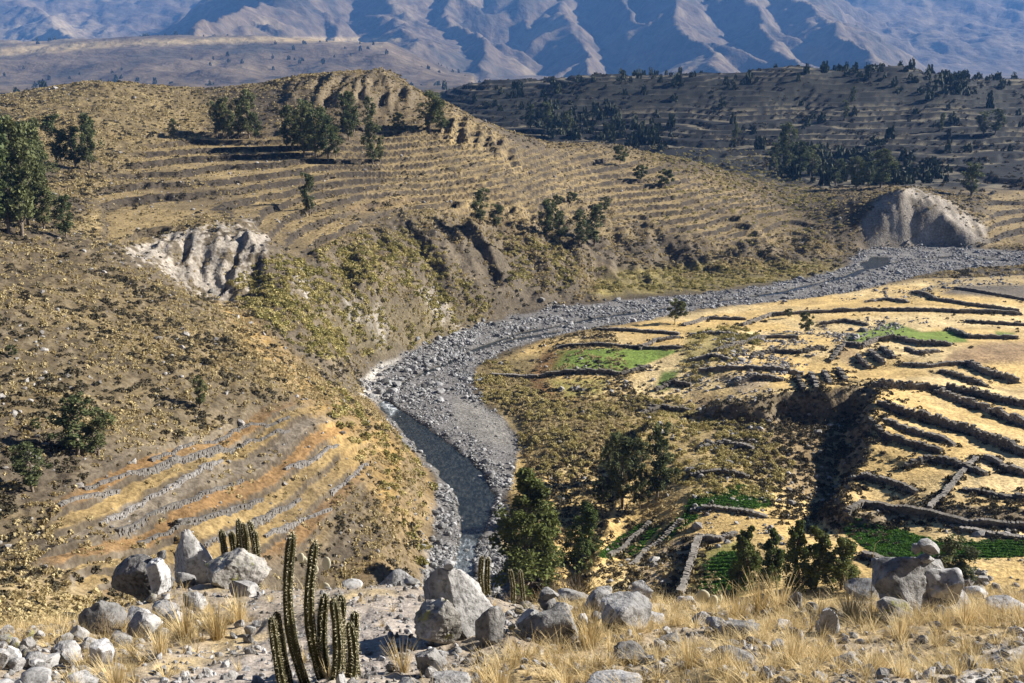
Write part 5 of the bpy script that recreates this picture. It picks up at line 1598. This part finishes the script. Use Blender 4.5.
# little cairn at the bottom centre
for u, v, w_, h_, y_, lb in [(432, 676, 34, 32, 6.3, 'dark main stone of the small bottom cairn'), (446, 690, 50, 18, 5.9, 'pale base rock of the small bottom cairn'),
                         (412, 692, 34, 12, 5.8, 'left base rock of the small bottom cairn')]:
    boulder('boulder', u, v, w_, h_, lb, M_BOULD, None, sub=4, facets=8, group='rocks of the bottom cairn')
for u, v, w_, h_, y_, lb in [(424, 660, 20, 6, 6.25, 'thin flat stone lying on the small bottom cairn'), (440, 662, 16, 14, 6.2, 'square stone on the right of the small bottom cairn'),
                         (430, 653, 7, 6, 6.25, 'tiny stone on top of the small bottom cairn')]:
    y_ = fg_cast(432, 676)[1] + .05
    a, t = ray_at(u, v); boulder('stone', u, v, w_, h_, lb, M_PALE, y_, z=CAM_Z - float(t) * y_, sub=3, facets=8, sink=0, cat='stone', group='stones of the bottom cairn')
# the big boulder at right with its cairn
YB = fg_cast(906, 614)[1]
boulder('boulder', 906, 618, 132, 60, 'big boulder at right carrying a small cairn', M_BOULD, YB, facets=10, seed=955, dep=.8, yaw=0, rough=.10, sub=5, taper=.35, lean=.12)
boulder('boulder', 934, 612, 62, 46, 'pale lit right half of the big boulder at right', M_PALE, YB - .05, facets=8, seed=957)  # sunlit side of the boulder done as a separate paler rock
boulder('boulder', 893, 624, 40, 26, 'craggy rock at the front of the big boulder', M_LICH, None, sub=3)
boulder('boulder', 868, 602, 44, 22, 'pale slab at the left back of the big boulder', M_PALE, 9.3, sub=3)
for u, v, w_, h_, y_, lb in [(920, 580, 26, 18, 8.75, 'bottom stone of the cairn on the big right boulder'), (922, 566, 20, 14, 8.75, 'dark middle stone of the cairn on the big right boulder'),
                         (915, 556, 11, 13, 8.75, 'small left stone of the cairn on the big right boulder'), (929, 556, 25, 18, 8.75, 'round top stone of the cairn on the big right boulder')]:
    y_ = YB
    a, t = ray_at(u, v); boulder('stone', u, v, w_, h_, lb, M_BOULD, y_, z=CAM_Z - float(t) * y_, sub=3, facets=8, sink=0, cat='stone', group='stones of the right cairn')
# gravel
gt = [template('gravel_stone', plain_mesh('gravel_stone', rock_geo(980 + k, 2, 9, .1)[0] * np.array([1, .8, .6]), ICO[2][1], M_BOULD)) for k in range(4)]
n = 5000
ga = rs_f.uniform(-.6, .6, n); gy = np.exp(rs_f.uniform(math.log(4.0), math.log(11.8), n))
gx_ = ga * gy; gz = fg_z(gx_, gy)
sz = .008 + .009 * rs_f.gamma(1.2, 1.0, n); sz = np.minimum(np.where(rs_f.rand(n) < .03, sz * 2.6, sz), .06)
scatter('foreground_gravel', np.stack([gx_, gy, gz + sz * .2], 1), rs_f.uniform(-.5, 6, (n, 3)), sz[:, None] * rs_f.uniform(.8, 1.3, (n, 3)), rs_f.randint(0, 4, n), gt,
        'loose gravel on the dirt at the viewpoint')

# ------------------------------------------------------------------ dry grass of the viewpoint
M_GFG = leaf_material('golden_grass', (0.48, 0.35, 0.155), (0.78, 0.62, 0.34), transl=0.3)
T_GRASS = [tmpl('straw_tuft', tuft_geo(1000 + k, 40, .75, .010, 3, .5, .6), M_GFG) for k in range(5)]
T_LOW = [tmpl('straw_litter', tuft_geo(1020 + k, 40, 1.7, .014, 2, .5, .7), M_GFG) for k in range(4)]
wgt = GRASSY * np.clip(.15 + 1.5 * fn + .5 * fn2, .02, 1.4) * (FGY > 3.6) * (FGY < 12.4)
area = np.gradient(FGX, axis=1) * np.gradient(FGY, axis=0) * (np.abs(FGA) < .8)
def fg_sample(w, n):
    w = (w * area).ravel(); w /= w.sum()
    k = rs_f.choice(w.size, n, p=w); j, i = np.unravel_index(k, FGX.shape)
    a = FA[i] + rs_f.uniform(-.5, .5, n) * (FA[1] - FA[0]); y = FY[j] * (1 + rs_f.uniform(-.003, .003, n))
    return a * y, y, fg_z(a * y, y)
n = 720
x, y, z = fg_sample(wgt, n)
sz = rs_f.uniform(.08, .21, n)
scatter('dry_grass', np.stack([x, y, z - .01], 1), rots(n, rs_f, .25), sz[:, None] * np.stack([rs_f.uniform(.8, 1.3, n), rs_f.uniform(.8, 1.3, n), rs_f.uniform(.7, 1.15, n)], 1), rs_f.randint(0, 5, n), T_GRASS,
        'dry straw grass covering the ground of the viewpoint')
n = 2600
x, y, z = fg_sample(GRASSY * (.3 + np.clip(fn2, 0, 1)) * (FGY > 3.6) + .02, n)
sz = rs_f.uniform(.08, .18, n)
scatter('straw_litter', np.stack([x, y, z], 1), rots(n, rs_f, .3), sz[:, None] * rs_f.uniform(.7, 1.3, (n, 3)), rs_f.randint(0, 4, n), T_LOW,
        'short flattened straw between the stones of the viewpoint')
# single grass clumps that stand out
for k, (u, v, h, w_, lb) in enumerate([
    (187, 640, 46, 1.2, 'dense golden grass clump below the pointed boulder'), (218, 640, 40, 1.2, 'golden grass clump right of the dense one'),
    (240, 622, 36, 1.0, 'grass clump under the lichen mottled boulder'), (402, 672, 38, 1.0, 'yellow grass clump left of the bottom cairn'),
    (590, 648, 44, 1.3, 'brownish grass clump below the cairn heap'), (500, 690, 36, 1.6, 'low brown grass clump at the bottom centre'),
    (735, 622, 40, 1.1, 'bright grass clump beside the prickly pear'), (760, 612, 42, 1.4, 'tall straw clump left of the upright grey rock'),
    (780, 612, 40, 1.2, 'tall straw clump right beside the upright grey rock'), (850, 620, 40, 1.2, 'straw clump between angular rock and big boulder'),
    (548, 590, 30, .9, 'grass clump at the edge under the big conifer'), (160, 655, 36, 1.1, 'grass clump at the front of the left stones'),
    (118, 690, 42, 1.1, 'grass clump at the bottom edge right of the left heap'), (900, 640, 34, 1.3, 'straw clump in front of the big boulder'),
    (965, 625, 34, 1.3, 'straw clump right of the big boulder'), (690, 668, 40, 1.5, 'pale straw clump at the bottom right of centre'),
    (790, 668, 40, 1.5, 'pale straw clump right of the flat grey slab')]):
    x, y, z = fg_cast(u, v)
    s = h * y * 1.13 / FPX
    me = plain_mesh('grass_clump', *tuft_geo(1100 + k, 110, .55 * w_, .010, 3, .5, .6)[:2], M_GFG, cols=tuft_geo(1100 + k, 110, .55 * w_, .010, 3, .5, .6)[2])
    o = bpy.data.objects.new('grass_clump', me); COL.objects.link(o)
    o.location = (x, y, z - .02); o.scale = (s * 1.15, s * 1.15, s * 1.15)
    tag(o, lb, 'grass clump', 'grass clumps of the viewpoint')

# ------------------------------------------------------------------ cacti
m, nt, b = nmat('cactus_skin')
tc = nt.nodes.new('ShaderNodeTexCoord')
nn = noise_node(nt, tc.outputs['Object'], 14.0, 4, .6)
nt.links.new(ramp(nt, nn.outputs['Fac'], [(.3, (0.02, 0.022, 0.01)), (.7, (0.06, 0.056, 0.022))]).outputs[0], b.inputs['Base Color'])
b.inputs['Roughness'].default_value = .6
M_CACT = m
m, nt, b = nmat('cactus_spine'); b.inputs['Base Color'].default_value = (0.62, 0.55, 0.38, 1)
M_SPINE = m
m, nt, b = nmat('pear_green'); b.inputs['Base Color'].default_value = (0.11, 0.14, 0.045, 1); M_PEAR = m
m, nt, b = nmat('pear_pale'); b.inputs['Base Color'].default_value = (0.52, 0.49, 0.36, 1); M_PEARP = m

def cactus_stem(parent, base, top, r, seed, spines=True):
    """ribbed column with woolly spines along the ribs"""
    rs = np.random.RandomState(seed)
    base = np.array(base, float); top = np.array(top, float)
    nr, ns, ribs = 26, 42, 7
    ax = top - base; L = np.linalg.norm(ax); ax /= L
    e1 = np.cross(ax, (0.2, 1, 0.1)); e1 /= np.linalg.norm(e1); e2 = np.cross(ax, e1)
    bend = (e1 * rs.uniform(-1, 1) + e2 * rs.uniform(-1, 1)) * L * .06
    ph_ = rs.uniform(0, 6.28)
    V_ = []
    rs_len = rs.uniform(9, 19)
    for k in range(nr + 1):
        t = k / nr
        c = base + ax * L * t + bend * math.sin(t * math.pi)
        rr = r * (1 - .12 * t) * (1 if t < .9 else math.sqrt(max(0, 1 - ((t - .9) / .1) ** 2)) * .97 + .03) * (1 + .07 * math.sin(t * rs_len + ph_) + .04 * math.sin(t * 41 + seed))
        for s in range(ns):
            th = 6.28318 * s / ns
            q = rr * (1 - .30 * (0.5 - 0.5 * math.cos(ribs * th)))
            V_.append(c + q * (e1 * math.cos(th) + e2 * math.sin(th)))
    F2 = [(k * ns + s, k * ns + (s + 1) % ns, (k + 1) * ns + (s + 1) % ns, (k + 1) * ns + s) for k in range(nr) for s in range(ns)]
    st = mesh_obj('stem', V_, F2, M_CACT, parent, True)
    if spines:
        SV, SF = [], []
        na = max(6, int(L / (r * .6)))
        for k in range(na):
            t = (k + .5) / na
            c = base + ax * L * t + bend * math.sin(t * math.pi)
            for q in range(ribs):
                th = 6.28318 * q / ribs
                d = e1 * math.cos(th) + e2 * math.sin(th)
                rt = r * (1 - .12 * t) * (1 if t < .9 else math.sqrt(max(0.02, 1 - ((t - .9) / .1) ** 2)))
                p0 = c + d * rt * .97
                for _ in range(6):
                    dv = d + rs.randn(3) * .75; dv /= np.linalg.norm(dv)
                    w_ = np.cross(dv, rs.randn(3)); w_ /= np.linalg.norm(w_)
                    w_ = w_ * r * .045; ln = r * rs.uniform(.25, .75)
                    i0 = len(SV); SV += [p0 - w_, p0 + w_, p0 + dv * ln]; SF.append((i0, i0 + 1, i0 + 2))
        mesh_obj('spines', SV, SF, M_SPINE, st, False)

def cactus(label, y, stems, group='cacti of the viewpoint', wpx=10.5, base_v=None, spines=True):
    u0 = np.mean([s[0] for s in stems])
    x0, y0, z0 = fg_cast(u0, 683, y)
    r = bpy.data.objects.new('columnar_cactus', None); COL.objects.link(r)
    r.location = (x0, y0, z0)
    for k, (ub, ut, vt) in enumerate(stems):
        yy = y + (k % 3 - 1) * .12
        a, t = ray_at(ub, base_v or 690); bx0 = float(a) * yy; bz0 = float(fg_z(bx0, yy)) - .05
        a, t = ray_at(ut, vt); tx0 = float(a) * yy; tz0 = CAM_Z - float(t) * yy
        cactus_stem(r, (bx0 - x0, yy - y0, bz0 - z0), (tx0 - x0, yy - y0, tz0 - z0), wpx * yy * 1.13 / FPX / 2, 1200 + k + int(u0), spines)
    tag(r, label, 'cactus', group)
cactus('tall many stemmed columnar cactus at the bottom left of centre', 5.15, [(308, 292, 531), (324, 315, 540), (328, 325, 593), (334, 333, 598), (344, 341, 595), (357, 355, 611), (337, 336, 612), (351, 349, 622)], wpx=11)
cactus('short two stemmed columnar cactus left of the tall one', 5.0, [(284, 271, 617), (290, 276, 611)], wpx=10)
cactus('clump of short columnar cactus stems behind the left boulders', 12.0, [(231, 221, 529), (236, 231, 531), (240, 238, 518), (244, 243, 522), (249, 249, 520), (246, 246, 529), (254, 254, 530)], wpx=7, base_v=575)
cactus('dark pair of cactus stems at the edge right of the central boulder', 10.6, [(483, 482, 556), (489, 488, 557)], wpx=6, base_v=590)
cactus('pair of slim dry cactus stems under the big conifer', 10.4, [(512, 510, 569), (524, 520, 570)], wpx=5, base_v=592)

def pads(label, y, items, mat, group='prickly pears'):
    u0, v0 = items[0][0], items[0][1]
    a, t = ray_at(u0, v0); x0 = float(a) * y; z0 = float(fg_z(x0, y))
    r = bpy.data.objects.new('prickly_pear', None); COL.objects.link(r); r.location = (x0, y, z0)
    for k, (u, v, w_, h_, tilt) in enumerate(items):
        a, t = ray_at(u, v); s = y * 1.13 / FPX
        p, f = ICO[3]
        p = p * np.array([w_ * s / 2, .018, h_ * s / 2]) * (1 - .18 * (p[:, 2:3] < 0) * np.abs(p[:, 2:3]))
        c_, s_ = math.cos(tilt), math.sin(tilt)
        p = np.stack([p[:, 0] * c_ + p[:, 2] * s_, p[:, 1], -p[:, 0] * s_ + p[:, 2] * c_], 1)
        p = p + np.array([float(a) * y - x0, .02 * k, CAM_Z - float(t) * y - z0])
        mesh_obj('pad', p, f, mat, r)
    tag(r, label, 'cactus', group)
pads('green prickly pear pads beside the central boulder', 8.35, [(481, 605, 12, 16, .15), (475, 597, 5, 11, -.35)], M_PEAR)
pads('pale dried prickly pear pads below the small green plot', 8.4, [(712, 603, 11, 18, .25), (704, 598, 13, 17, -.5), (720, 602, 5, 12, .3)], M_PEARP)
pads('pale prickly pear pads behind the tall columnar cactus', 10.8, [(325, 588, 10, 12, .05), (326, 565, 9, 16, .1), (300, 560, 7, 12, .2), (287, 553, 6, 9, -.4), (303, 563, 6, 9, -.3), (313, 574, 8, 12, 0)], M_PEARP)

# dry twiggy bushes, a stick and tall seed stalks
def twig_bush(u, v, wpx, hpx, y, label, n=150):
    x, y, z = fg_cast(u, v, y)
    s = y * 1.13 / FPX
    rs = np.random.RandomState(int(u))
    parts = []
    for _ in range(n):
        ang = rs.uniform(0, 6.28); r = wpx * s / 2 * rs.uniform(.2, 1); h = hpx * s * rs.uniform(.5, 1)
        p0 = np.array([0, 0, 0.]) + rs.uniform(-.04, .04, 3); p2 = np.array([math.cos(ang) * r, math.sin(ang) * r, h * (1 - .4 * (r / (wpx * s / 2)) ** 2)])
        p1 = (p0 + p2) / 2 + rs.uniform(-.05, .05, 3)
        parts.append(tube([p0, p1, p2], [.004, .003, .0012], 3))
    v_, f_ = join(parts)
    o = mesh_obj('dry_bush', v_, f_, M_TWIG, cols=np.ones((len(v_), 3)))
    o.location = (x, y, z - .03)
    tag(o, label, 'bush', 'dry bushes of the viewpoint')
twig_bush(575, 597, 58, 36, 10.0, 'grey leafless twiggy bush right of the big conifer', 190)
twig_bush(770, 606, 60, 34, 9.4, 'brown leafless twiggy bush in the tall straw', 150)
twig_bush(360, 592, 34, 16, 11.4, 'low twiggy bush left of the dark boulder', 90)
twig_bush(515, 596, 40, 12, 10.4, 'low brown twiggy bush under the big conifer', 90)
twig_bush(110, 660, 30, 40, 8.2, 'wispy dry bush right of the left stone heap', 90)
def stalk(u0, v0, path, y, label, r=.004):
    x, y, z = fg_cast(u0, v0, y)
    pts = [(0, 0, -.03)]
    for u, v in path:
        a, t = ray_at(u, v); pts.append((float(a) * y - x, 0.02 * len(pts), CAM_Z - float(t) * y - z))
    rad = np.linspace(r, r * .6, len(pts))
    v_, f_ = tube(pts, rad, 5)
    o = mesh_obj('dry_stalk', v_, f_, M_TWIG if 'stick' in label else M_STRAW, cols=np.ones((len(v_), 3)) * 1.2)
    o.location = (x, y, z)
    tag(o, label, 'stalk', 'dry stalks of the viewpoint')
stalk(871, 628, [(872, 600), (874, 575), (876, 556), (879, 548), (884, 546)], 7.6, 'tall pale grass stalk with a nodding tip before the big boulder')
stalk(662, 680, [(668, 662), (674, 645), (675, 640)], 6.4, 'dark leaning stick in the straw at the bottom', .006)
stalk(724, 618, [(724, 602), (727, 590), (731, 584)], 8.2, 'thin pale stalk beside the dried prickly pear')
stalk(820, 660, [(828, 640), (832, 625)], 6.9, 'thin straw stalk below the angular rock')
# ------------------------------------------------------------------ haze: one closed box of thin blue air
hz = bpy.data.meshes.new('haze')
X0, X1, Y0, Y1, Z0, Z1 = -17500, 17500, -60, 17000, -6, float(PZ.max()) + 80
hv = [(x, y, z) for x in (X0, X1) for y in (Y0, Y1) for z in (Z0, Z1)]
hz.from_pydata(hv, [], [(0, 1, 3, 2), (4, 6, 7, 5), (0, 4, 5, 1), (2, 3, 7, 6), (0, 2, 6, 4), (1, 5, 7, 3)])
hm = bpy.data.materials.new('haze_air')
hm.use_nodes = True
hm.node_tree.nodes.clear()
ho = hm.node_tree.nodes.new('ShaderNodeOutputMaterial')
pv = hm.node_tree.nodes.new('ShaderNodeVolumePrincipled')
pv.inputs['Color'].default_value = (0.17, 0.42, 1.0, 1)
pv.inputs['Density'].default_value = 0.000065
pv.inputs['Anisotropy'].default_value = 0.0
hm.node_tree.links.new(pv.outputs[0], ho.inputs['Volume'])
hz.materials.append(hm)
hzo = bpy.data.objects.new('haze', hz)
COL.objects.link(hzo)
tag(hzo, 'thin blue haze in the air of the valley', kind='stuff')
